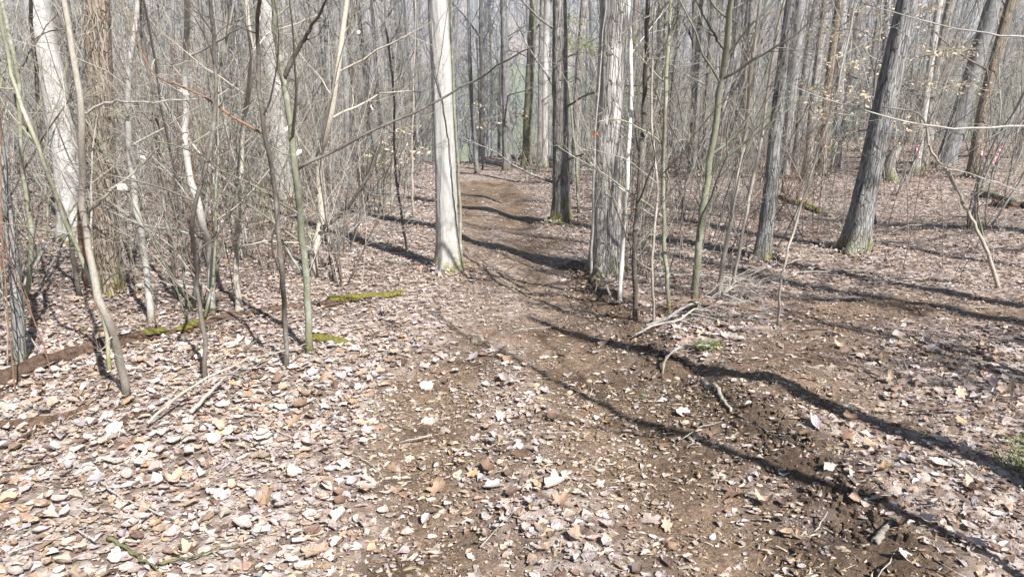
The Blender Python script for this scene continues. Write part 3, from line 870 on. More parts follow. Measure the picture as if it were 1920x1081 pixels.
# --- a dead trunk leaning across at the right, and a broken stump
def dead_lean():
    rng = np.random.default_rng(61)
    Y = 21.0
    a = at_y(1690, 330, Y + 0.6); a[2] = h1(a[0], a[1]); b = at_y(1735, 180, Y); c = at_y(1905, 0, Y - 1.0)
    e = c + (c - b) * 0.8
    P = smooth_poly([a, b, c, e], 40)
    root = bpy.data.objects.new('dead_tree', None); COL.objects.link(root); root.location = a
    mb = MB(); rad = np.linspace(pxw(17, b) / 2, pxw(12, c) / 2, 40)
    mb.tube(P - a, furrowed(P, rad, 61, 14, 0.03, 0.2, 0.3, 6), 14)
    link('trunk', mb.mesh('trunk'), M['dead'], root)
    mb = MB(); twigs(mb, rng, P - a, rad, 0.35, 0.98, 6, 1.6, 2, 1.0, -0.03, 0.006, 4, 3)
    link('broken_branch', mb.mesh('broken_branch'), M['dead'], root)['kind'] = 'stuff'
    tag(root, 'pale dead trunk leaning diagonally across the trees near the pink ribbons', 'dead tree')
    s = G(1672, 342)
    root = bpy.data.objects.new('tree_stump', None); COL.objects.link(root); root.location = s
    P = smooth_poly([s, at_y(1668, 310, s[1]), at_y(1686, 272, s[1])], 24) - s; P[0, 2] -= 0.1
    rad = np.linspace(pxw(24, s) / 2, pxw(13, s) / 2, 24); rad[-1] *= 0.3
    mb = MB(); mb.tube(P, furrowed(P, rad, 62, 20, 0.10, 0.5, 0.25, 7), 20)
    link('trunk', mb.mesh('stump_trunk'), M['dark'], root)
    tag(root, 'short dark broken stump behind the leaning grey furrowed tree', 'stump')
dead_lean()

# ------------------------------------------------------------------ saplings one can tell apart
def hero_sapling(seed, pts, wpx, wend, mat, label, extra=8, blen=0.7, branches=(), H=1.6, dead_leaves=(), name='sapling', levels=2, bmat=None, jit=0.10):
    rng = np.random.default_rng(seed)
    base = G(*pts[0]); Y = base[1]
    P = stem_points(base, pts[1:], Y, rng, jit)
    d = P[-1] - P[-2]; d /= np.linalg.norm(d)
    P = np.concatenate([P, [P[-1] + d * H * 0.5 + rng.normal(0, 0.05, 3), P[-1] + d * H + rng.normal(0, 0.1, 3)]])
    n = 34
    Q = smooth_poly(P, n, rng, 0.004)
    r0, r1 = pxw(wpx, base) / 2, pxw(wend, base) / 2
    rad = np.linspace(r0, r1 * 0.6, n); rad[0] *= 1.25
    Q[0, 2] -= 0.04
    root = bpy.data.objects.new(name, None); COL.objects.link(root); root.location = base; root.empty_display_size = 0.2
    mb = MB(); mb.tube(Q - base, rad, 9)
    link('stem', mb.mesh('stem'), M[mat], root)
    for bpts, bw, bm in branches:
        B = smooth_poly(np.array([at_y(px, py, Y - 0.05 * q - 0.03 * q * rng.normal()) for q, (px, py) in enumerate(bpts)]), 18, rng, 0.004)
        br = np.linspace(pxw(bw, base) / 2, max(pxw(bw, base) * 0.16, 0.0012), 18)
        mb = MB(); mb.tube(B - base, br, 6)
        twigs(mb, rng, B - base, br, 0.15, 1.0, 6, 0.3, 2, 0.8, 0.03, 0.0011, 3, 3)
        link('branch', mb.mesh('branch'), M[bm], root)
    mb = MB()
    twigs(mb, rng, Q - base, rad, 0.10, 0.97, int(extra * 1.5), blen * 1.2, levels + 1 if extra > 5 else levels, 0.8, 0.06, 0.0015, 4, 5, 0.16)
    link('twigs', mb.mesh('twigs'), M[bmat or mat], root)['kind'] = 'stuff'
    for (lx, ly, s) in dead_leaves:
        p = at_y(lx, ly, Y - 0.05)
        me, _ = LEAFMESH[2 + 10 * int(rng.integers(0, 4))]
        o = link('dead_leaf', me, None, root, loc=p - base); o.scale = (s, s * 0.7, s)
        o.rotation_euler = (rng.normal(1.2, 0.4), rng.normal(0, 0.5), rng.random() * 6)
    tag(root, label, 'sapling')
    return root

hero_sapling(101, [(237, 742), (222, 660), (190, 570), (168, 480), (155, 380), (152, 215), (140, 120), (118, 0)], 15, 8, 'stem_tan',
             'pale tan sapling bending left in front of the brown furrowed tree', 4, 0.5,
             [([(165, 398), (205, 360), (250, 325), (300, 275)], 7, 'stem_tan'), ([(152, 215), (205, 192), (280, 192), (370, 185)], 5, 'dead')], dead_leaves=[(232, 350, .07)])
hero_sapling(102, [(383, 715), (384, 640), (372, 560), (365, 480), (360, 400), (398, 265), (402, 120), (396, 0)], 9, 5, 'stem_dark', 'thin dark crooked sapling rising beside the rotten log', 8, 0.6)
hero_sapling(103, [(535, 694), (534, 600), (527, 500), (517, 375), (490, 200), (482, 100), (485, 0)], 10, 6, 'stem_dark', 'slender dark brown sapling curving left, next to the green grey sapling', 7, 0.7,
             [([(490, 250), (430, 215), (380, 180), (280, 130), (245, 20)], 5, 'stem_red')])
hero_sapling(104, [(580, 662), (576, 560), (563, 420), (554, 320), (532, 150), (515, 60), (512, 0)], 14, 9, 'stem_green', 'green grey forked sapling with a long branch reaching over the trail', 9, 0.8,
             [([(532, 150), (560, 90), (590, 40), (615, -10)], 9, 'stem_dark'), ([(556, 318), (620, 285), (700, 245), (800, 200), (880, 155), (1000, 85)], 6, 'stem_dark')],
             dead_leaves=[(650, 312, .06), (660, 318, .05), (560, 285, .05), (548, 150, .06), (540, 240, .045), (520, 155, .05)])
hero_sapling(105, [(588, 520), (592, 460), (602, 425), (596, 310), (612, 250), (632, 140), (650, 0)], 16, 7, 'stem_tan', 'tan grey forked shrub behind the green grey sapling', 9, 0.7,
             [([(602, 428), (640, 400), (680, 345), (705, 300), (718, 245)], 8, 'stem_dark'), ([(596, 310), (560, 260), (530, 200), (540, 100)], 6, 'stem_tan')], name='shrub', dead_leaves=[(700, 200, .08), (670, 60, .09)])
hero_sapling(106, [(283, 604), (276, 520), (258, 400), (243, 280), (240, 150), (255, 25)], 13, 9, 'stem_grey', 'grey sapling right of the brown furrowed tree', 4, 0.5, dead_leaves=[(300, 165, .06), (345, 172, .06), (305, 285, .06), (266, 290, .06)])
hero_sapling(107, [(398, 590), (394, 480), (375, 400), (350, 300), (348, 150), (352, 0)], 14, 9, 'stem_grey', 'smooth grey sapling in the middle of the left thicket', 8, 0.7, dead_leaves=[(415, 220, .06), (412, 330, .05)])
hero_sapling(108, [(445, 585), (443, 480), (448, 380), (455, 250), (470, 100), (462, 0)], 11, 8, 'stem_tan', 'straight tan sapling right of the smooth grey sapling', 8, 0.7)
hero_sapling(109, [(205, 700), (195, 600), (150, 480), (110, 380), (60, 250), (20, 130), (0, 30)], 8, 7, 'stem_green', 'thin greenish sapling leaning far left', 8, 0.7)
hero_sapling(110, [(150, 560), (125, 420), (80, 300), (72, 200), (60, 60), (58, 0)], 9, 6, 'stem_dark', 'thin dark sapling in front of the wide mottled tree', 4, 0.5, [([(80, 300), (30, 190), (60, 90), (130, 0)], 5, 'stem_dark')])
hero_sapling(111, [(165, 540), (150, 420), (158, 250), (140, 130), (118, 0)], 11, 9, 'stem_red', 'reddish barked sapling in front of the wide mottled tree', 4, 0.5)
hero_sapling(112, [(330, 560), (318, 450), (300, 330), (292, 200), (270, 90), (262, 0)], 8, 6, 'stem_dark', 'slim dark sapling between the grey saplings of the left thicket', 4, 0.5)
hero_sapling(113, [(866, 502), (862, 400), (856, 280), (848, 120), (846, 0)], 6, 5, 'stem_green', 'thin greenish sapling touching the vine clad pale tree', 5, 0.5)
hero_sapling(114, [(764, 470), (752, 400), (740, 300), (738, 180), (720, 0)], 5, 4, 'stem_dark', 'whip thin dark sapling left of the vine clad pale tree', 8, 0.5)
hero_sapling(115, [(1162, 566), (1166, 480), (1175, 340), (1183, 180), (1178, 0)], 9, 7, 'white', 'bright white sapling in front of the thick pale furrowed tree', 5, 0.6)
hero_sapling(116, [(1193, 600), (1190, 480), (1200, 330), (1210, 160), (1214, 0)], 10, 8, 'stem_dark', 'dark straight sapling beside the bright white sapling', 8, 0.8, [([(1192, 520), (1215, 440), (1250, 370), (1300, 310)], 4, 'stem_dark')])
hero_sapling(117, [(1256, 592), (1247, 480), (1244, 340), (1248, 180), (1258, 0)], 8, 7, 'stem_green', 'straight olive sapling second from the bright white sapling', 8, 0.7)
hero_sapling(118, [(1299, 588), (1310, 460), (1330, 310), (1352, 160), (1370, 0)], 14, 10, 'stem_green', 'sturdy green grey sapling leaning right, in the cluster beside the trail', 7, 1.0,
             [([(1352, 150), (1420, 110), (1500, 60), (1560, 0)], 5, 'stem_dark'), ([(1358, 95), (1330, 50), (1305, 0)], 5, 'stem_dark')])
hero_sapling(119, [(1345, 560), (1365, 440), (1395, 270), (1410, 120), (1425, 0)], 9, 6, 'stem_tan', 'tan sapling leaning right, next to the sturdy green grey sapling', 9, 0.8)
hero_sapling(120, [(1372, 548), (1395, 420), (1430, 250), (1450, 100), (1470, 0)], 6, 5, 'stem_tan', 'thin pale sapling at the foot of the crooked grey tree', 9, 0.7)
hero_sapling(121, [(1875, 540), (1850, 470), (1815, 395), (1780, 330), (1740, 270)], 8, 4, 'stem_tan', 'thin tan sapling leaning left over the open leaves at the right edge', 6, 0.5, [([(1850, 470), (1835, 400), (1830, 330), (1805, 250)], 5, 'stem_green')], H=0.5)
hero_sapling(122, [(1458, 610), (1466, 520), (1492, 420), (1520, 330), (1560, 200)], 5, 3, 'stem_tan', 'very thin straw coloured sapling in front of the crooked grey tree', 6, 0.5)
hero_sapling(123, [(1228, 620), (1222, 500), (1232, 380), (1222, 220), (1230, 0)], 5, 4, 'stem_tan', 'very thin tan sapling between the dark straight and olive saplings', 6, 0.5)
hero_sapling(124, [(30, 620), (60, 480), (40, 300), (30, 120), (0, 0)], 9, 7, 'stem_green', 'olive sapling beside the grey young tree at the left edge', 9, 0.7)

# branches that reach into the picture from a tree standing right of it
def reaching():
    rng = np.random.default_rng(71)
    Y = 3.6
    b = np.array([3.35, Y + 0.1]); base = np.array([b[0], b[1], h1(*b)])
    root = bpy.data.objects.new('young_tree', None); COL.objects.link(root); root.location = base
    P = wander(rng, (0, 0, -0.05), (0.02, 0, 1), 5.5, 14, 0.02); rad = np.linspace(0.035, 0.012, 15)
    mb = MB(); mb.tube(P, rad, 9); link('trunk', mb.mesh('trunk'), M['stem_grey'], root)
    def trunk_at(z): return np.array([np.interp(z, P[:, 2], P[:, 0]), np.interp(z, P[:, 2], P[:, 1]), z])
    for pts, wd in (([(1960, 236), (1840, 240), (1740, 236), (1650, 214), (1560, 190), (1480, 158)], 7), ([(1980, 76), (1840, 62), (1740, 42), (1660, 18), (1590, 0)], 7), ([(1990, 400), (1900, 352), (1830, 330), (1760, 312)], 4)):
        B = np.array([at_y(px, py, Y - 0.02 * q) for q, (px, py) in enumerate(pts)]) - base
        B = np.concatenate([[trunk_at(B[0, 2] - 0.15)], B])
        Q = smooth_poly(B, 26, rng, 0.003); r = np.linspace(pxw(wd, base + Q[3]) / 2, 0.0012, 26)
        mb = MB(); mb.tube(Q, r, 6)
        twigs(mb, rng, Q, r, 0.3, 0.98, 7, 0.34, 2, 0.7, 0.0, 0.001, 3, 3)
        link('branch', mb.mesh('branch'), M['stem_grey'], root)
    tag(root, 'young tree outside the picture whose thin branches reach in from the right', 'tree')
reaching()

# ------------------------------------------------------------------ thicket: many alike saplings
def sapling_meshes(count, seed0, H0, H1, r0, r1, nbr, blen):
    out = []
    for v in range(count):
        rng = np.random.default_rng(seed0 + v)
        H = H0 + (H1 - H0) * rng.random()
        st, br = MB(), MB()
        stems = int(rng.integers(4, 7)) if v % 2 else 1 + int(rng.random() < 0.5)
        sp = 0.20 if stems > 3 else 0.12
        for s in range(stems):
            d = np.array([rng.normal(0, sp), rng.normal(0, sp), 1.0])
            P = wander(rng, (rng.normal(0, 0.05), rng.normal(0, 0.05), -0.05), d, H * (0.55 + 0.45 * rng.random()), 18, 0.085, 0.03)
            ra = np.linspace(r0 + (r1 - r0) * rng.random() * (0.75 if stems > 3 else 1), 0.002, 19)
            st.tube(P, ra, 6)
            twigs(br, rng, P, ra, 0.06, 0.98, nbr if stems < 3 else nbr * 2 // 3, blen, 3, 0.8, 0.06, 0.0014, 4, 5, 0.17)
        out.append((st.mesh('stem'), br.mesh('branches'), H))
    return out
SAP = sapling_meshes(14, 500, 3.0, 5.5, 0.005, 0.013, 11, 0.95)
WHIP = []
for v in range(6):
    rng = np.random.default_rng(560 + v); mb = MB()
    for s in range(int(rng.integers(3, 8))):
        P = wander(rng, (rng.normal(0, 0.12), rng.normal(0, 0.12), -0.03), (rng.normal(0, .18), rng.normal(0, .18), 1), 0.8 + 1.5 * rng.random(), 9, 0.06, 0.02)
        ra = np.linspace(0.0042, 0.0015, 10); mb.tube(P, ra, 4, False)
        twigs(mb, rng, P, ra, 0.15, 0.95, 7, 0.4, 2, 0.7, 0.05, 0.0014, 3, 3, 0.17)
    WHIP.append(mb.mesh('whip_shrub'))

STEMM = ['stem_grey', 'stem_grey', 'stem_grey', 'stem_tan', 'stem_green', 'stem_dark', 'stem_dark', 'stem_grey', 'stem_green']
for a, b, _ in SAP:
    a.materials.append(M['stem_grey']); b.materials.append(M['stem_tan'])
for a in WHIP: a.materials.append(M['stem_tan'])

def set_mat(o, m):
    o.material_slots[0].link = 'OBJECT'; o.material_slots[0].material = M[m]

def thicket():
    rng = np.random.default_rng(81)
    n = 0; tries = 0
    colname = {'stem_grey': 'grey', 'stem_tan': 'tan', 'stem_green': 'olive', 'stem_dark': 'dark', 'stem_red': 'reddish'}
    while n < 290 and tries < 9000:
        tries += 1
        y = 4.2 + 24 * rng.random() ** 0.85; x = (rng.random() * 2 - 1) * (0.74 * y + 1.0)
        pd, ps, _ = seg_dist(np.array([x]), np.array([y]), PATH)
        sd = float(pd[0] * ps[0])
        if -1.6 < sd < (1.1 if y < 9 else 1.9): continue
        px = 960 + x / y * FPX * 0.97
        left = sd < 0
        if left and y < 5.0 and x > -2.3: continue
        if not left:
            if y < 6.3 and sd > 1.2: continue
            if px > 1500 and y < 13 and rng.random() < 0.85: continue
            if rng.random() < 0.25: continue
            if sd > 0 and y < 6.8 and rng.random() < 0.5: continue
        if hides_hero(x, y): continue
        k = int(rng.integers(0, len(SAP)))
        a, b, H = SAP[k]
        m = STEMM[int(rng.integers(0, len(STEMM)))]
        root = bpy.data.objects.new('thicket_sapling', None); COL.objects.link(root)
        root.location = (x, y, h1(x, y)); root.rotation_euler = (rng.normal(0, 0.05), rng.normal(0, 0.05), rng.random() * 6.283)
        s = 0.75 + 0.5 * rng.random() + 0.015 * y; root.scale = (s, s, s); root.empty_display_size = 0.2
        o = bpy.data.objects.new('stem', a); COL.objects.link(o); o.parent = root; set_mat(o, m)
        o = bpy.data.objects.new('branches', b); COL.objects.link(o); o.parent = root; o['kind'] = 'stuff'; set_mat(o, [m, 'stem_grey', 'stem_dark', 'stem_tan', 'stem_tan', 'stem_grey'][int(rng.integers(0, 6))])
        size = 'small' if s < 1.0 else ('tall' if s > 1.25 else 'thin')
        many = ' many stemmed' if k % 2 else ''
        tag(root, f'{size}{many} bare {colname[m]} sapling {near_ref(x, y)}', 'sapling', 'bare saplings of the thicket')
        n += 1
thicket()

def whips():
    rng = np.random.default_rng(83); n = 0
    while n < 170:
        y = 3.6 + 16 * rng.random(); x = (rng.random() * 2 - 1) * (0.72 * y + 0.4)
        pd, ps, _ = seg_dist(np.array([x]), np.array([y]), PATH); sd = float(pd[0] * ps[0])
        if -1.5 < sd < 1.0: continue
        px = 960 + x / y * FPX * 0.97
        if hides_hero(x, y) or (sd < 0 and y < 5.4 and rng.random() < 0.6): continue
        if sd > 0 and (y < 5.6 or (px > 1650 and rng.random() < 0.8)): continue
        o = bpy.data.objects.new('whip_shrub', WHIP[int(rng.integers(0, 6))]); COL.objects.link(o)
        o.location = (x, y, h1(x, y)); o.rotation_euler = (0, 0, rng.random() * 6.283); s = 0.7 + 0.6 * rng.random() + (0.25 if sd < 0 else 0.1); o.scale = (s, s, s)
        m = ['stem_tan', 'stem_dark', 'stem_grey', 'stem_red'][int(rng.integers(0, 4))]; set_mat(o, m)
        c = {'stem_dark': 'dark', 'stem_tan': 'straw coloured', 'stem_red': 'reddish', 'stem_grey': 'grey'}[m]
        size = 'knee high' if s < 0.9 else ('loose' if s < 1.1 else 'tall')
        tag(o, f'{size} clump of {c} whips {near_ref(x, y)}', 'shrub', 'low clumps of bare whips'); n += 1
whips()

# ------------------------------------------------------------------ trees beyond the crest
def pole_tree(seed, H, r, crown, kids=4, cnt=16):
    rng = np.random.default_rng(seed); mb = MB()
    P = wander(rng, (0, 0, -0.3), (rng.normal(0, .03), rng.normal(0, .03), 1), H, 14, 0.018, 0.01)
    ra = np.linspace(r, r * 0.25, 15); ra[0] *= 1.3
    mb.tube(P, ra, 7, False)
    twigs(mb, rng, P, ra, crown, 0.98, cnt, H * 0.2, 3, 0.75, 0.06, 0.005, 4, kids)
    return mb.mesh('bare_tree')
POLE = [pole_tree(700 + v, 14 + (v % 5) * 2.2, 0.07 + 0.022 * (v % 4), 0.18 + 0.08 * (v % 3)) for v in range(10)]
for p in POLE: p.materials.append(M['far'])

def background():
    rng = np.random.default_rng(91); n = 0
    while n < 285:
        y = 15 + 62 * rng.random() ** 1.15; x = (rng.random() * 2 - 1) * (0.76 * y + 2)
        pd, ps, _ = seg_dist(np.array([x]), np.array([y]), PATH); sd = float(pd[0] * ps[0])
        if y < 27 and -2.2 < sd < 2.6: continue
        if y < 22 and rng.random() < 0.5: continue
        if y < 48 and abs(x + 0.02 * y) < 0.11 * y and rng.random() < 0.6: continue
        o = bpy.data.objects.new('bare_tree', POLE[int(rng.integers(0, len(POLE)))]); COL.objects.link(o)
        s = 0.7 + 0.6 * rng.random(); o.location = (x, y, h1(x, y)); o.scale = (s, s, s); o.rotation_euler = (rng.normal(0, 0.025), rng.normal(0, 0.025), rng.random() * 6.283)
        m = ['far', 'far', 'far', 'dark', 'grey', 'grey'][int(rng.integers(0, 6))]
        if m != 'far': set_mat(o, m)
        side = 'left of the trail' if x < -0.1 * y else ('right of the trail' if x > 0.13 * y else 'straight ahead beyond the trail')
        dep = 'near the slope edge' if y < 30 else ('just below the slope edge' if y < 48 else 'far down the slope')
        tone = dict(far='greyish', dark='dark', grey='grey furrowed')[m]; size = 'thin' if s < 0.9 else ('slim' if s < 1.1 else 'stout')
        lab = f'{size} bare {tone} tree {near_ref(x, y)}' if y < 48 else f'{size} bare {tone} tree {dep}, {side}'
        tag(o, lab, 'tree', 'bare trees along and below the slope edge'); n += 1
background()

def far_wood():
    """the wooded slope and the hill across the valley: one mass"""
    rng = np.random.default_rng(95)
    protos = []
    for v in range(6):
        mb = MB(); P = wander(rng, (0, 0, -0.5), (0, 0, 1), 17, 7, 0.03); ra = np.linspace(0.17, 0.05, 8)
        mb.tube(P, ra, 4, False)
        twigs(mb, rng, P, ra, 0.25, 0.97, 16, 4.6, 2, 0.75, 0.06, 0.035, 3, 4)
        V = np.concatenate(mb.V); Q = np.concatenate(mb.Q); protos.append((V, Q))
    pts = []
    for _ in range(300):
        y = 75 + 80 * rng.random(); pts.append((x := (rng.random() * 2 - 1) * (0.8 * y), y))
    for _ in range(2300):
        y = 320 + 260 * rng.random(); pts.append(((rng.random() * 2 - 1) * (0.8 * y), y))
    for _ in range(90):
        y = 170 + 150 * rng.random(); x = (rng.random() * 2 - 1) * (0.8 * y)
        pts.append((x, y))
    pts = np.array(pts); z = hgt(pts[:, 0], pts[:, 1])
    me = bpy.data.meshes.new('far_wood_points'); me.from_pydata(np.column_stack([pts, z]).tolist(), [], [])
    rot = rng.random(len(pts)) * 6.283; sc = 0.7 + 0.7 * rng.random(len(pts)); idx = rng.integers(0, 6, len(pts))
    for nme, arr, typ in (('rot', rot, 'FLOAT'), ('sc', sc, 'FLOAT'), ('idx', idx, 'INT')):
        a = me.attributes.new(nme, typ, 'POINT'); a.data.foreach_set('value', arr.astype(np.int32 if typ == 'INT' else np.float32))
    pc = bpy.data.collections.new('far_tree_shapes')
    for k, (V, Q) in enumerate(protos):
        m = mesh_np('far_tree', V, [Q]); m.materials.append(M['far'])
        pc.objects.link(bpy.data.objects.new(f'far_tree_shape_{k}', m))
    ng = bpy.data.node_groups.new('far_wood', 'GeometryNodeTree')
    ng.interface.new_socket('Geometry', in_out='INPUT', socket_type='NodeSocketGeometry')
    ng.interface.new_socket('Geometry', in_out='OUTPUT', socket_type='NodeSocketGeometry')
    N, L = ng.nodes, ng.links
    gi, go = N.new('NodeGroupInput'), N.new('NodeGroupOutput')
    iop = N.new('GeometryNodeInstanceOnPoints'); ci = N.new('GeometryNodeCollectionInfo')
    ci.inputs['Collection'].default_value = pc; ci.inputs['Separate Children'].default_value = True; ci.inputs['Reset Children'].default_value = True
    def attr(nme, typ):
        q = N.new('GeometryNodeInputNamedAttribute'); q.data_type = typ; q.inputs['Name'].default_value = nme
        return q.outputs['Attribute']
    L.new(gi.outputs[0], iop.inputs['Points']); L.new(ci.outputs[0], iop.inputs['Instance'])
    iop.inputs['Pick Instance'].default_value = True
    L.new(attr('idx', 'INT'), iop.inputs['Instance Index'])
    cx = N.new('ShaderNodeCombineXYZ'); L.new(attr('rot', 'FLOAT'), cx.inputs[2])
    L.new(cx.outputs[0], iop.inputs['Rotation']); L.new(attr('sc', 'FLOAT'), iop.inputs['Scale'])
    L.new(iop.outputs[0], go.inputs[0])
    o = link('far_wood', me); md = o.modifiers.new('trees', 'NODES'); md.node_group = ng
    tag(o, 'hazy bare grey woods on the lower slope and the hill across the valley', 'woods', kind='stuff')
far_wood()

# ------------------------------------------------------------------ trees with leaves: beech sprays and young green buds
def sprays(name, bx, by, top, wpx, areas, nleaf, lsize, mat, smat, label, seed, Y0=None):
    """areas: (px, py, half width px, half height px) where the leaves hang"""
    rng = np.random.default_rng(seed)
    base = G(bx, by)
    if Y0: base = at_y(bx, by, Y0); base[2] = h1(base[0], base[1])
    Y = base[1]
    P = smooth_poly(np.array([base] + [at_y(*t, Y) for t in top]), 20, rng, 0.006)
    rad = np.linspace(pxw(wpx, base) / 2, 0.006, 20)
    root = bpy.data.objects.new(name, None); COL.objects.link(root); root.location = base
    mb = MB(); mb.tube(P - base, rad, 7); link('stem', mb.mesh('stem'), M[smat], root)
    br = MB(); V, T = [], []
    for (cx, cy, hw, hh) in areas:
        e = at_y(cx, cy, Y + rng.normal(0, 0.5))
        i = int(np.argmin(np.abs(P[:, 2] - (e[2] - 0.15))))
        B = smooth_poly(np.array([P[i], (P[i] + e) / 2 + rng.normal(0, 0.06, 3), e, e + (e - P[i]) * 0.25]), 10, rng, 0.005)
        rb = np.linspace(0.008, 0.002, 10); br.tube(B - base, rb, 4, False)
        W = pxw(hw, e) * 1.25; Hh = pxw(hh, e) * 1.5
        for _ in range(5):
            q = B[int(rng.integers(4, 10))]
            d = np.array([rng.normal(), rng.normal(), rng.normal() * 0.15]); d /= np.linalg.norm(d)
            Tw = wander(rng, q, d, W * 1.1, 4, 0.1); br.tube(Tw - base, np.linspace(0.004, 0.0012, 5), 3, False)
        for _ in range(nleaf):
            p = e + np.array([rng.normal() * W * 0.5, rng.normal() * W * 0.5, rng.normal() * Hh * 0.5])
            L = lsize * (0.6 + 0.7 * rng.random()); a = rng.random() * 6.283
            ax = np.array([math.cos(a), math.sin(a), rng.normal(-0.3, 0.4)]); ax /= np.linalg.norm(ax)
            sd = np.cross(ax, rng.normal(0, 1, 3)); sd /= np.linalg.norm(sd) + 1e-9
            nn = np.cross(ax, sd)
            b = len(V)
            V += [p - base, p + ax * L * .5 + sd * L * .26 + nn * L * .08 - base, p + ax * L - base, p + ax * L * .5 - sd * L * .26 + nn * L * .08 - base]
            T += [[b, b + 1, b + 2], [b, b + 2, b + 3]]
    link('branches', br.mesh('branches'), M[smat], root)['kind'] = 'stuff'
    fo = link('foliage', mesh_np('foliage', np.array(V), [np.array(T)], False), M[mat], root); fo['kind'] = 'stuff'
    tag(root, label, 'sapling')
sprays('beech_sapling', 1640, 420, [(1630, 300), (1640, 180), (1650, 60), (1655, -60)], 9,
       [(1560, 60, 40, 12), (1640, 20, 50, 14), (1700, 50, 40, 12), (1590, 120, 55, 14), (1660, 75, 40, 12), (1620, 180, 60, 14), (1560, 210, 50, 12), (1700, 150, 60, 12), (1760, 100, 45, 10), (1800, 95, 35, 9), (1590, 270, 50, 10), (1700, 235, 45, 12), (1545, 170, 30, 8), (1735, 15, 40, 12), (1800, 160, 40, 9)], 80, 0.054,
       'beech', 'stem_grey', 'beech sapling with layers of pale yellow dead leaves behind the leaning grey tree', 201)
sprays('beech_sapling', 735, 400, [(735, 320), (738, 200), (742, 80)], 6,
       [(740, 262, 30, 9), (775, 285, 25, 8), (715, 280, 28, 8), (765, 240, 20, 7), (700, 305, 25, 7), (750, 300, 30, 8)], 30, 0.085, 'beech', 'stem_tan', 'small beech sapling with pale dead leaves left of the vine clad tree', 202)
sprays('beech_sapling', 905, 318, [(900, 240), (897, 150), (892, 60)], 4,
       [(880, 225, 22, 7), (900, 200, 20, 7), (915, 235, 22, 7), (975, 215, 16, 7)], 24, 0.085, 'beech', 'stem_grey', 'small beech sapling with pale dead leaves at the trail crest', 203)
sprays('budding_sapling', 1085, 400, [(1080, 300), (1068, 180), (1060, 80), (1055, -40)], 6,
       [(1045, 60, 25, 20), (1070, 80, 25, 15), (1095, 85, 22, 12), (1120, 95, 20, 10), (1050, 30, 18, 12), (1078, 40, 20, 10)], 40, 0.045, 'bud', 'stem_green', 'sapling with fresh green leaves in front of the dark rough barked tree', 204)
sprays('budding_sapling', 1205, 470, [(1206, 340), (1208, 180), (1212, 0)], 5,
       [(1200, 170, 30, 26), (1240, 140, 30, 22), (1215, 230, 25, 22), (1190, 80, 20, 16), (1260, 90, 25, 16)], 26, 0.03, 'bud', 'stem_tan', 'sapling with tiny green buds behind the bright white sapling', 205)
sprays('budding_sapling', 775, 410, [(772, 300), (775, 180), (780, 0)], 5,
       [(760, 80, 26, 22), (775, 130, 22, 18), (750, 40, 20, 14), (770, 190, 20, 14)], 22, 0.03, 'bud', 'stem_tan', 'sapling with tiny green buds left of the vine clad tree', 206)

for k, (x0, lab) in enumerate(((935, 'budding green tree on the slope behind the slim straight grey tree'), (1205, 'budding green tree on the slope behind the bright white sapling'),
                               (1345, 'budding green tree on the slope behind the sturdy green grey sapling'), (775, 'budding green tree on the slope left of the vine clad tree'), (1095, 'budding green tree on the slope behind the dark rough tree'))):
    rr_ = np.random.default_rng(900 + k)
    sprays('budding_tree', x0, 330, [(x0 + 3, 200), (x0 + 5, 90), (x0 + 6, -60)], 6, [(x0 + rr_.normal(0, 30), 40 + 250 * rr_.random(), 30, 26) for _ in range(12)], 26, 0.13, 'bud', 'far', lab, 207 + k, 40.0 + 4 * k)

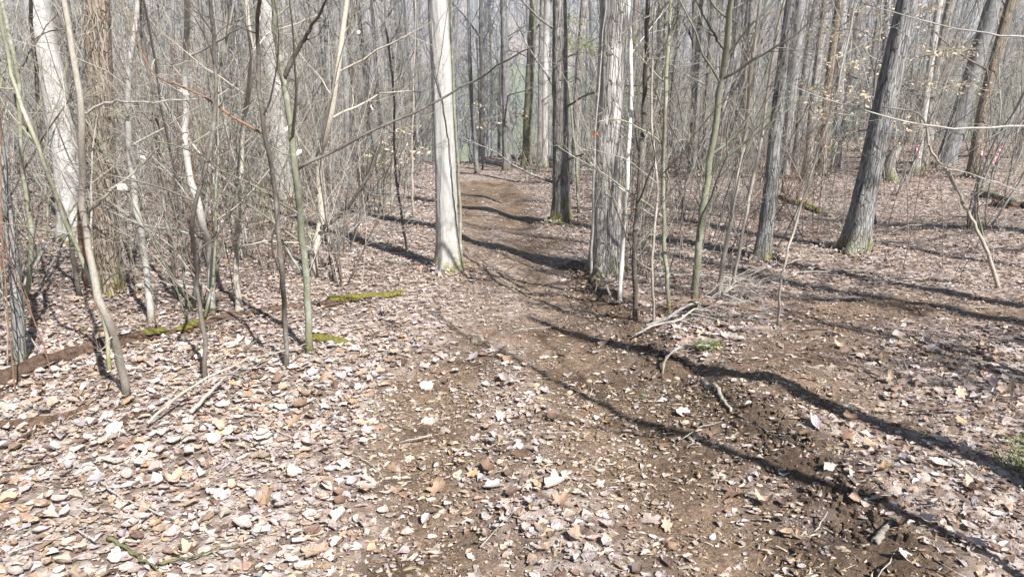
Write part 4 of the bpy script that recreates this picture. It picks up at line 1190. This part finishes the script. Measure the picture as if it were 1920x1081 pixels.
# ------------------------------------------------------------------ logs, dead branches, moss
def log(seed, pix, w0, w1, mat, label, moss=(), sink=0.35, name='fallen_log', lift=0.0):
    rng = np.random.default_rng(seed)
    P = np.array([G(*p) for p in pix]); r0, r1 = pxw(w0, P[0]) / 2, pxw(w1, P[-1]) / 2
    Q = smooth_poly(P, 46); r = np.linspace(r0, r1, 46)
    Q[:, 2] = hgt(Q[:, 0], Q[:, 1]) + r * (1 - 2 * sink) + lift
    c = Q[0].copy(); c[2] = h1(c[0], c[1])
    k = 22; TT, ZZ = np.meshgrid(np.arange(k) / k, np.linspace(0, 12, 46))
    rr = r[:, None] * (1 + 0.5 * vnoise(TT * 0 + 3, ZZ * 1.1, seed + 7) + 0.8 * vnoise(TT * 9, ZZ * 0.5, seed) * (1 - 0 * TT) + 0.35 * vnoise(TT * 20, ZZ * 0.9, seed + 1))
    rr[0] *= 0.75; rr[-1] *= 0.45; Q[-1] += (Q[-1] - Q[-2]) * rng.random()
    root = bpy.data.objects.new(name, None); COL.objects.link(root); root.location = c
    mb = MB(); mb.tube(Q - c, rr, k); link('log_body', mb.mesh('log_body', False), M[mat], root)
    for (f0, f1, cover) in moss:
        mb = MB()
        for _ in range(int(160 * (f1 - f0) * cover) + 30):
            f = f0 + (f1 - f0) * rng.random()
            if float(vnoise(np.array([f * 9.0]), np.array([seed * 1.7]), 5)[0]) < -0.16: continue
            f = f; q = f * 45; i = min(int(q), 44); p = Q[i] + (Q[i + 1] - Q[i]) * (q - i)
            t = Q[i + 1] - Q[i]; t /= np.linalg.norm(t); s = np.cross(t, [0, 0, 1]); s /= np.linalg.norm(s); u = np.cross(s, t)
            a = rng.normal(0, 0.6); p = p + (s * math.sin(a) + u * math.cos(a)) * r[i] * 0.98
            b = 0.006 + 0.016 * rng.random()
            th = np.arange(7) * 6.283 / 7
            ring = [p + (t * math.cos(x) + s * math.sin(x)) * b * (0.7 + 0.6 * rng.random()) * 1.5 for x in th]
            mid = [p + (t * math.cos(x) + s * math.sin(x)) * b * 0.8 + u * b * (0.5 + 0.4 * rng.random()) for x in th]
            V = np.array(ring + mid + [p + u * b * 0.9]) - c; j = np.arange(7); j2 = (j + 1) % 7
            mb.add(V, np.stack([j, j2, 7 + j2, 7 + j], -1), np.stack([7 + j, 7 + j2, np.full(7, 14)], -1))
        link('moss', mb.mesh('moss', False), M['moss'], root)
    tag(root, label, 'log')
    return root
log(301, [(-40, 735), (60, 700), (150, 668), (240, 645), (330, 628)], 44, 22, 'rot', 'reddish brown rotten log lying in the leaves at the left', [(0.75, 0.95, 1.2)], 0.33)
log(302, [(335, 628), (400, 606), (470, 590), (570, 574)], 18, 11, 'rot', 'dark rotten log end lying beneath the thicket saplings', [(0.0, 0.2, 0.8)])
log(303, [(598, 577), (650, 568), (700, 560), (752, 553)], 22, 9, 'rot', 'low log covered in yellow green moss beside the trail', [(0.0, 1.0, 2.6)], 0.3)
log(304, [(590, 638), (625, 642), (665, 652)], 15, 8, 'stone', 'small half buried mossy log left of the trail', [(0.0, 0.75, 2.4)], 0.4)
log(305, [(-30, 815), (50, 800), (110, 788), (165, 770)], 34, 18, 'rot', 'short broken brown log at the left edge', [], 0.4)
log(306, [(225, 800), (262, 785), (305, 776)], 20, 12, 'rot', 'small dark rotten chunk of wood in the leaves', [], 0.4)
log(307, [(1462, 372), (1500, 385), (1560, 408)], 13, 9, 'dark', 'dark mossy log behind the crooked grey tree', [(0.2, 0.9, 1.5)], 0.3)
log(308, [(1835, 362), (1880, 376), (1935, 392)], 16, 14, 'dark', 'dark fallen log at the right edge', [], 0.3)
log(309, [(1022, 418), (1050, 422), (1080, 428)], 10, 6, 'dark', 'short dark log at the foot of the dark rough tree', [], 0.3)
log(310, [(660, 405), (720, 408), (790, 416)], 7, 5, 'dead', 'thin grey log lying left of the vine clad tree', [], 0.2)
log(311, [(255, 540), (330, 538), (390, 541)], 8, 5, 'dead', 'thin grey log on the ground behind the grey saplings', [], 0.1)
log(312, [(1860, 385), (1900, 390), (1925, 388)], 14, 12, 'rot', 'stubby dark chunk beside the fallen log at the right edge', [], 0.2)
log(313, [(0, 765), (40, 763), (70, 764)], 12, 8, 'dead', 'short pale stick of wood near the left edge', [], 0.2)

def branch(seed, pix, w, mat, label, z=0.03, tw=6, tl=0.3, arch=0.0, name='dead_branch'):
    rng = np.random.default_rng(seed)
    P = np.array([G(*p) for p in pix]); Q = smooth_poly(P, 20, rng, 0.004)
    t = np.linspace(0, 1, 20)
    Q[:, 2] = hgt(Q[:, 0], Q[:, 1]) + z + arch * np.sin(t * math.pi); c = Q[0].copy()
    r = np.linspace(pxw(w, P[0]) / 2, pxw(w, P[0]) * 0.2, 20)
    root = bpy.data.objects.new(name, None); COL.objects.link(root); root.location = c
    mb = MB(); mb.tube(Q - c, r, 7); link('stick', mb.mesh('stick'), M[mat], root)
    if tw:
        mb = MB(); twigs(mb, rng, Q - c, r, 0.2, 0.98, tw, tl, 2, 0.6, -0.01, 0.0011, 4, 3)
        link('twigs', mb.mesh('twigs'), M[mat], root)['kind'] = 'stuff'
    tag(root, label, 'branch')
branch(401, [(360, 785), (420, 735), (455, 700)], 9, 'dead', 'grey dead branch lying slantwise in the left litter', 0.04, 6, 0.25, 0.04)
branch(402, [(280, 812), (350, 770), (470, 715), (585, 655)], 6, 'stem_tan', 'long thin straw coloured stick slanting through the left litter', 0.05, 4, 0.25, 0.10)
branch(403, [(505, 768), (535, 766), (565, 763)], 9, 'stem_tan', 'short thick tan stick beside the orange leaves', 0.02, 0)
branch(404, [(205, 1022), (250, 1050), (300, 1085)], 8, 'olive', 'olive green stick at the bottom left of the picture', 0.03, 0)
branch(405, [(300, 1075), (370, 1058), (450, 1042), (490, 1036)], 5, 'olive', 'thin olive twig curving beside the olive green stick', 0.04, 2, 0.15)
branch(406, [(20, 1050), (70, 1030), (135, 1014)], 4, 'dead', 'thin grey twig in the bottom left corner', 0.03, 2, 0.1)
branch(407, [(190, 915), (250, 955), (330, 985)], 5, 'dead', 'crooked brown twig in the left foreground litter', 0.03, 2, 0.12)
branch(408, [(1210, 625), (1290, 600), (1370, 575), (1430, 545)], 6, 'dead', 'grey brush branch lying above the cut bank', 0.06, 18, 0.5, 0.10)
branch(409, [(1190, 640), (1280, 618), (1350, 600), (1440, 590)], 5, 'dead', 'lower grey brush branch above the cut bank', 0.05, 18, 0.5, 0.05)
branch(410, [(1420, 600), (1330, 605), (1240, 612), (1170, 600)], 5, 'stem_red', 'reddish brush branch tangled above the cut bank', 0.08, 18, 0.5, 0.08)
branch(411, [(1320, 718), (1350, 742), (1372, 775)], 12, 'stem_tan', 'pale root like stick on the slope of the cut bank', 0.01, 0)
branch(412, [(1110, 500), (1130, 540), (1148, 575)], 7, 'dead', 'grey broken branch leaning at the foot of the thick pale tree', 0.05, 6, 0.3, 0.06)
branch(413, [(1225, 520), (1320, 522), (1400, 530), (1460, 528)], 4, 'dead', 'thin grey stick lying under the sapling cluster', 0.03, 3, 0.3)
branch(414, [(1500, 515), (1620, 512), (1700, 520)], 4, 'dead', 'thin grey stick lying below the leaning grey tree', 0.02, 2, 0.3)
branch(415, [(1640, 1025), (1652, 1005), (1668, 988)], 17, 'stem_tan', 'flat stub of pale wood in the right foreground', 0.015, 0)
branch(416, [(60, 590), (110, 520), (140, 480)], 7, 'dead', 'pale dead branch propped up in the left thicket', 0.25, 5, 0.4, 0.1)
branch(417, [(-10, 575), (60, 555), (160, 525)], 6, 'stem_dark', 'dark dead branch lying low in the left thicket', 0.22, 5, 0.4, 0.1)
branch(418, [(640, 850), (690, 872), (720, 905)], 3, 'stem_tan', 'tiny straw twig on the left wheel rut', 0.015, 1, 0.08)
branch(419, [(1380, 780), (1440, 815), (1520, 850)], 4, 'stem_dark', 'thin dark root running along the cut bank', 0.01, 2, 0.15)

def root_arch():
    p = G(1262, 690); rng = np.random.default_rng(77)
    o = bpy.data.objects.new('exposed_root', None); COL.objects.link(o); o.location = p
    a = at_y(1243, 706, p[1] - 0.03); b = at_y(1247, 676, p[1]); c = at_y(1262, 658, p[1] + 0.03); d = at_y(1300, 648, p[1] + 0.10); e = G(1345, 650)
    P = smooth_poly([a, b, c, d, e - np.array([0, 0, .02])], 30, rng, 0.002) - p
    mb = MB(); mb.tube(P, (np.linspace(0.009, 0.006, 30) * (1 + 0.35 * rng.normal(0, 1, 30)).clip(0.6, 1.6)), 8); link('root', mb.mesh('root'), M['stem_grey'], o)
    mb = MB(); twigs(mb, rng, P, np.full(30, .008), 0.2, 0.95, 9, 0.14, 2, 1.0, -0.12, 0.0012, 4, 3)
    link('rootlets', mb.mesh('rootlets'), M['stem_dark'], o)['kind'] = 'stuff'
    tag(o, 'pale exposed root arching out of the cut bank beside the trail', 'root')
root_arch()

# ------------------------------------------------------------------ grass tufts, sprouts, stones, ribbons
def tuft(seed, px, py, n, hgt_, spread, label, name='grass_tuft'):
    rng = np.random.default_rng(seed); p = G(px, py); V, T = [], []
    for _ in range(n):
        a = rng.random() * 6.283; r = spread * math.sqrt(rng.random()) * 0.5
        b = np.array([math.cos(a) * r, math.sin(a) * r, -0.01]); L = hgt_ * (0.5 + 0.7 * rng.random()); o = rng.random() * 6.283
        lean = np.array([math.cos(o), math.sin(o), 0]) * (0.5 + 0.8 * rng.random()); w = np.array([-math.sin(o), math.cos(o), 0]) * (0.0016 + 0.0012 * rng.random())
        q = [b + lean * L * f * f + np.array([0, 0, L * (f - 0.45 * f * f)]) for f in (0, .35, .7, 1)]
        k = len(V); V += [q[0] - w, q[0] + w, q[1] - w, q[1] + w, q[2] - w * .7, q[2] + w * .7, q[3]]
        T += [[k, k + 1, k + 3], [k, k + 3, k + 2], [k + 2, k + 3, k + 5], [k + 2, k + 5, k + 4], [k + 4, k + 5, k + 6]]
    o = link(name, mesh_np(name, np.array(V), [np.array(T)], False), M['grass'], loc=p)
    tag(o, label, 'grass tuft' if name == 'grass_tuft' else 'sprout')
tuft(501, 1328, 655, 200, 0.09, 0.17, 'bright green grass tuft on top of the cut bank')
tuft(502, 1915, 885, 130, 0.10, 0.20, 'green grass tuft in shade at the right edge of the picture')
tuft(503, 1925, 845, 60, 0.09, 0.14, 'smaller grass tuft above the shaded one at the right edge')
tuft(504, 1388, 628, 26, 0.05, 0.07, 'tiny grass sprig behind the bright green tuft', 'grass_sprig')
tuft(505, 958, 612, 10, 0.06, 0.03, 'lone green sprout in the middle of the trail', 'sprout')
tuft(506, 1213, 748, 14, 0.06, 0.05, 'small green sprout in the right wheel rut', 'sprout')
tuft(507, 1178, 752, 10, 0.05, 0.04, 'small dark green sprout in the shadow line on the trail', 'sprout')
tuft(508, 300, 862, 7, 0.035, 0.03, 'tiny green sprout poking through the left litter', 'sprout')
tuft(509, 345, 870, 7, 0.035, 0.03, 'second tiny green sprout in the left litter', 'sprout')
tuft(510, 342, 830, 8, 0.045, 0.03, 'tiny sprout below the long straw stick', 'sprout')

def stone(seed, px, py, w, label, name='stone'):
    rng = np.random.default_rng(seed); p = G(px, py); s = pxw(w, p)
    V, F = [], []
    nu, nvv = 9, 6
    for i in range(nvv):
        ph = (i + 0.5) / nvv * math.pi - math.pi / 2
        for j in range(nu):
            th = j / nu * 6.283
            q = 1 + 0.35 * float(vnoise(np.array([math.cos(th) * 1.6 + 3 + seed]), np.array([math.sin(th) * 1.6 + ph * 1.2]), seed)[0])
            V.append((math.cos(ph) * math.cos(th) * q * s / 2, math.cos(ph) * math.sin(th) * q * s * 0.38, math.sin(ph) * s * 0.24))
    F = [[i * nu + j, i * nu + (j + 1) % nu, (i + 1) * nu + (j + 1) % nu, (i + 1) * nu + j] for i in range(nvv - 1) for j in range(nu)]
    k = len(V); V += [(0, 0, -s * 0.24), (0, 0, s * 0.25)]
    T = [[(j + 1) % nu, j, k] for j in range(nu)] + [[(nvv - 1) * nu + j, (nvv - 1) * nu + (j + 1) % nu, k + 1] for j in range(nu)]
    o = link(name, mesh_np(name, np.array(V), [np.array(F), np.array(T)], False), M['stone'], loc=p + np.array([0, 0, s * 0.1]), rz=rng.random() * 6)
    tag(o, label, 'stone')
rng = np.random.default_rng(601)
for i in range(120):
    px, py = 560 + 900 * rng.random(), 690 + 380 * rng.random() ** 0.8
    p = G(px, py)
    if dirt_mask(np.array([p[0]]), np.array([p[1]]))[0] < 0.3: continue
    stone(610 + i, px, py, 6 + 9 * rng.random(), 'small tan pebble lying in the trail soil', 'pebble')
for o in list(COL.objects):
    if o.name.startswith('pebble'): o['group'] = 'pebbles in the trail soil'
stone(603, 895, 640, 34, 'flat brown stone in the trail below the moss log')

def clods():
    rng = np.random.default_rng(640); mb = MB()
    for _ in range(900):
        k = int(rng.integers(0, len(BANK) - 2)); q = BANK[k] + (BANK[k + 1] - BANK[k]) * rng.random() + rng.normal(0, 0.10, 2)
        if q[1] < 1.5: continue
        r = 0.004 + 0.016 * rng.random() ** 2; th = np.arange(6) * 1.0472 + rng.random()
        c = np.array([q[0], q[1], h1(*q) + r * 0.2])
        lo = [c + np.array([math.cos(t), math.sin(t), -0.6]) * r * (0.8 + 0.5 * rng.random()) for t in th]
        hi = [c + np.array([math.cos(t) * 0.7, math.sin(t) * 0.7, 0.5 + 0.4 * rng.random()]) * r for t in th]
        j = np.arange(6); j2 = (j + 1) % 6
        mb.add(np.array(lo + hi + [c + np.array([0, 0, r * 0.9])]), np.stack([j, j2, 6 + j2, 6 + j], -1), np.stack([6 + j, 6 + j2, np.full(6, 12)], -1))
    tag(link('soil_clods', mb.mesh('soil_clods', False), M['soil']), 'dark crumbled soil clods along the cut bank of the trail', 'soil', kind='stuff')
clods()

def ribbon(seed, px, py, hpx, mat, label, Y=None, wpx=7):
    rng = np.random.default_rng(seed)
    Y = Y or 20.0
    p = at_y(px, py, Y); H = pxw(hpx, p); W = pxw(wpx, p)
    z = np.linspace(0, -H, 12); tw = np.cumsum(rng.normal(0, 0.35, 12))
    mb = MB(); V = []
    off = np.cumsum(rng.normal(0, 0.012, (12, 2)), 0)
    for s, q in ((1, 0.004), (-1, 0.004), (-1, -0.004), (1, -0.004)):
        V.append(np.stack([off[:, 0] + np.cos(tw) * s * W / 2 - np.sin(tw) * q, off[:, 1] + np.sin(tw) * s * W / 2 + np.cos(tw) * q, z], -1))
    V = np.stack(V, 1).reshape(-1, 3); Q = []
    for i in range(11):
        for j in range(4): Q.append([i * 4 + j, i * 4 + (j + 1) % 4, i * 4 + 4 + (j + 1) % 4, i * 4 + 4 + j])
    Q += [[0, 1, 2, 3], [47, 46, 45, 44]]
    mb.add(V, Q)
    root = bpy.data.objects.new('marking_ribbon', None); COL.objects.link(root); root.location = p
    link('tail', mb.mesh('ribbon_tail', False), M[mat], root)
    kb = MB(); th = np.linspace(0, 6.283, 13)
    kb.tube(np.stack([np.cos(th) * 0.022, np.sin(th) * 0.022 + 0.03, 0.01 * np.sin(th * 3)], -1), np.full(13, W * 0.22), 5)
    link('knot', kb.mesh('ribbon_knot'), M[mat], root)
    tag(root, label, 'ribbon')
    return p
def ribbon_on_whip(seed, px, py, hpx, label, Y, mat='pink'):
    p = ribbon(seed, px, py, hpx, mat, label, Y, 4)
    b = np.array([p[0], p[1] + 0.03]); z = h1(*b); rng = np.random.default_rng(seed)
    P = np.array([[0, 0, -0.05], [0.01, 0.01, (p[2] - z) * 0.5], [0, 0, p[2] - z], [0.05, 0, p[2] - z + 1.2]])
    Q = smooth_poly(P, 16, rng, 0.004); r = np.linspace(0.014, 0.004, 16)
    root = bpy.data.objects.new('sapling', None); COL.objects.link(root); root.location = (b[0], b[1], z)
    mb = MB(); mb.tube(Q, r, 6); link('stem', mb.mesh('stem'), M['stem_grey'], root)
    mb = MB(); twigs(mb, rng, Q, r, 0.2, 0.97, 9, 0.7, 2, 0.8, 0.05, 0.002, 4, 4); link('twigs', mb.mesh('twigs'), M['stem_tan'], root)['kind'] = 'stuff'
    tag(root, f'thin sapling that carries the {label}', 'sapling')
ribbon_on_whip(701, 1842, 268, 34, 'pink ribbon hanging beside the brown leaning tree', 13.0)
ribbon_on_whip(702, 1880, 276, 36, 'pink ribbon nearest the right edge of the picture', 12.5)
ribbon_on_whip(703, 1722, 272, 26, 'pale pink ribbon hanging by the dark leaning tree', 13.0)
ribbon_on_whip(704, 1117, 250, 7, 'small orange ribbon in front of the thick pale tree', 6.6, 'orange')

# ------------------------------------------------------------------ the air over the valley
def haze():
    x0, x1, y0, y1, z0, z1 = -640, 640, -90, 1040, -45, 75
    V = [(x, y, z) for z in (z0, z1) for y in (y0, y1) for x in (x0, x1)]
    F = [[0, 2, 3, 1], [4, 5, 7, 6], [0, 1, 5, 4], [2, 6, 7, 3], [0, 4, 6, 2], [1, 3, 7, 5]]
    me = mesh_np('haze', np.array(V, float), [np.array(F)], False)
    m = bpy.data.materials.new('haze'); m.use_nodes = True; nt = m.node_tree
    nt.nodes.remove(nt.nodes['Principled BSDF'])
    v = nt.nodes.new('ShaderNodeVolumePrincipled'); v.inputs['Color'].default_value = (0.55, 0.77, 1.0, 1); v.inputs['Density'].default_value = HAZE
    v.inputs['Anisotropy'].default_value = 0.0
    nt.links.new(v.outputs[0], nt.nodes['Material Output'].inputs['Volume'])
    tag(link('haze', me, m), 'pale bluish haze hanging over the valley and far woods', 'haze', kind='stuff')
haze()
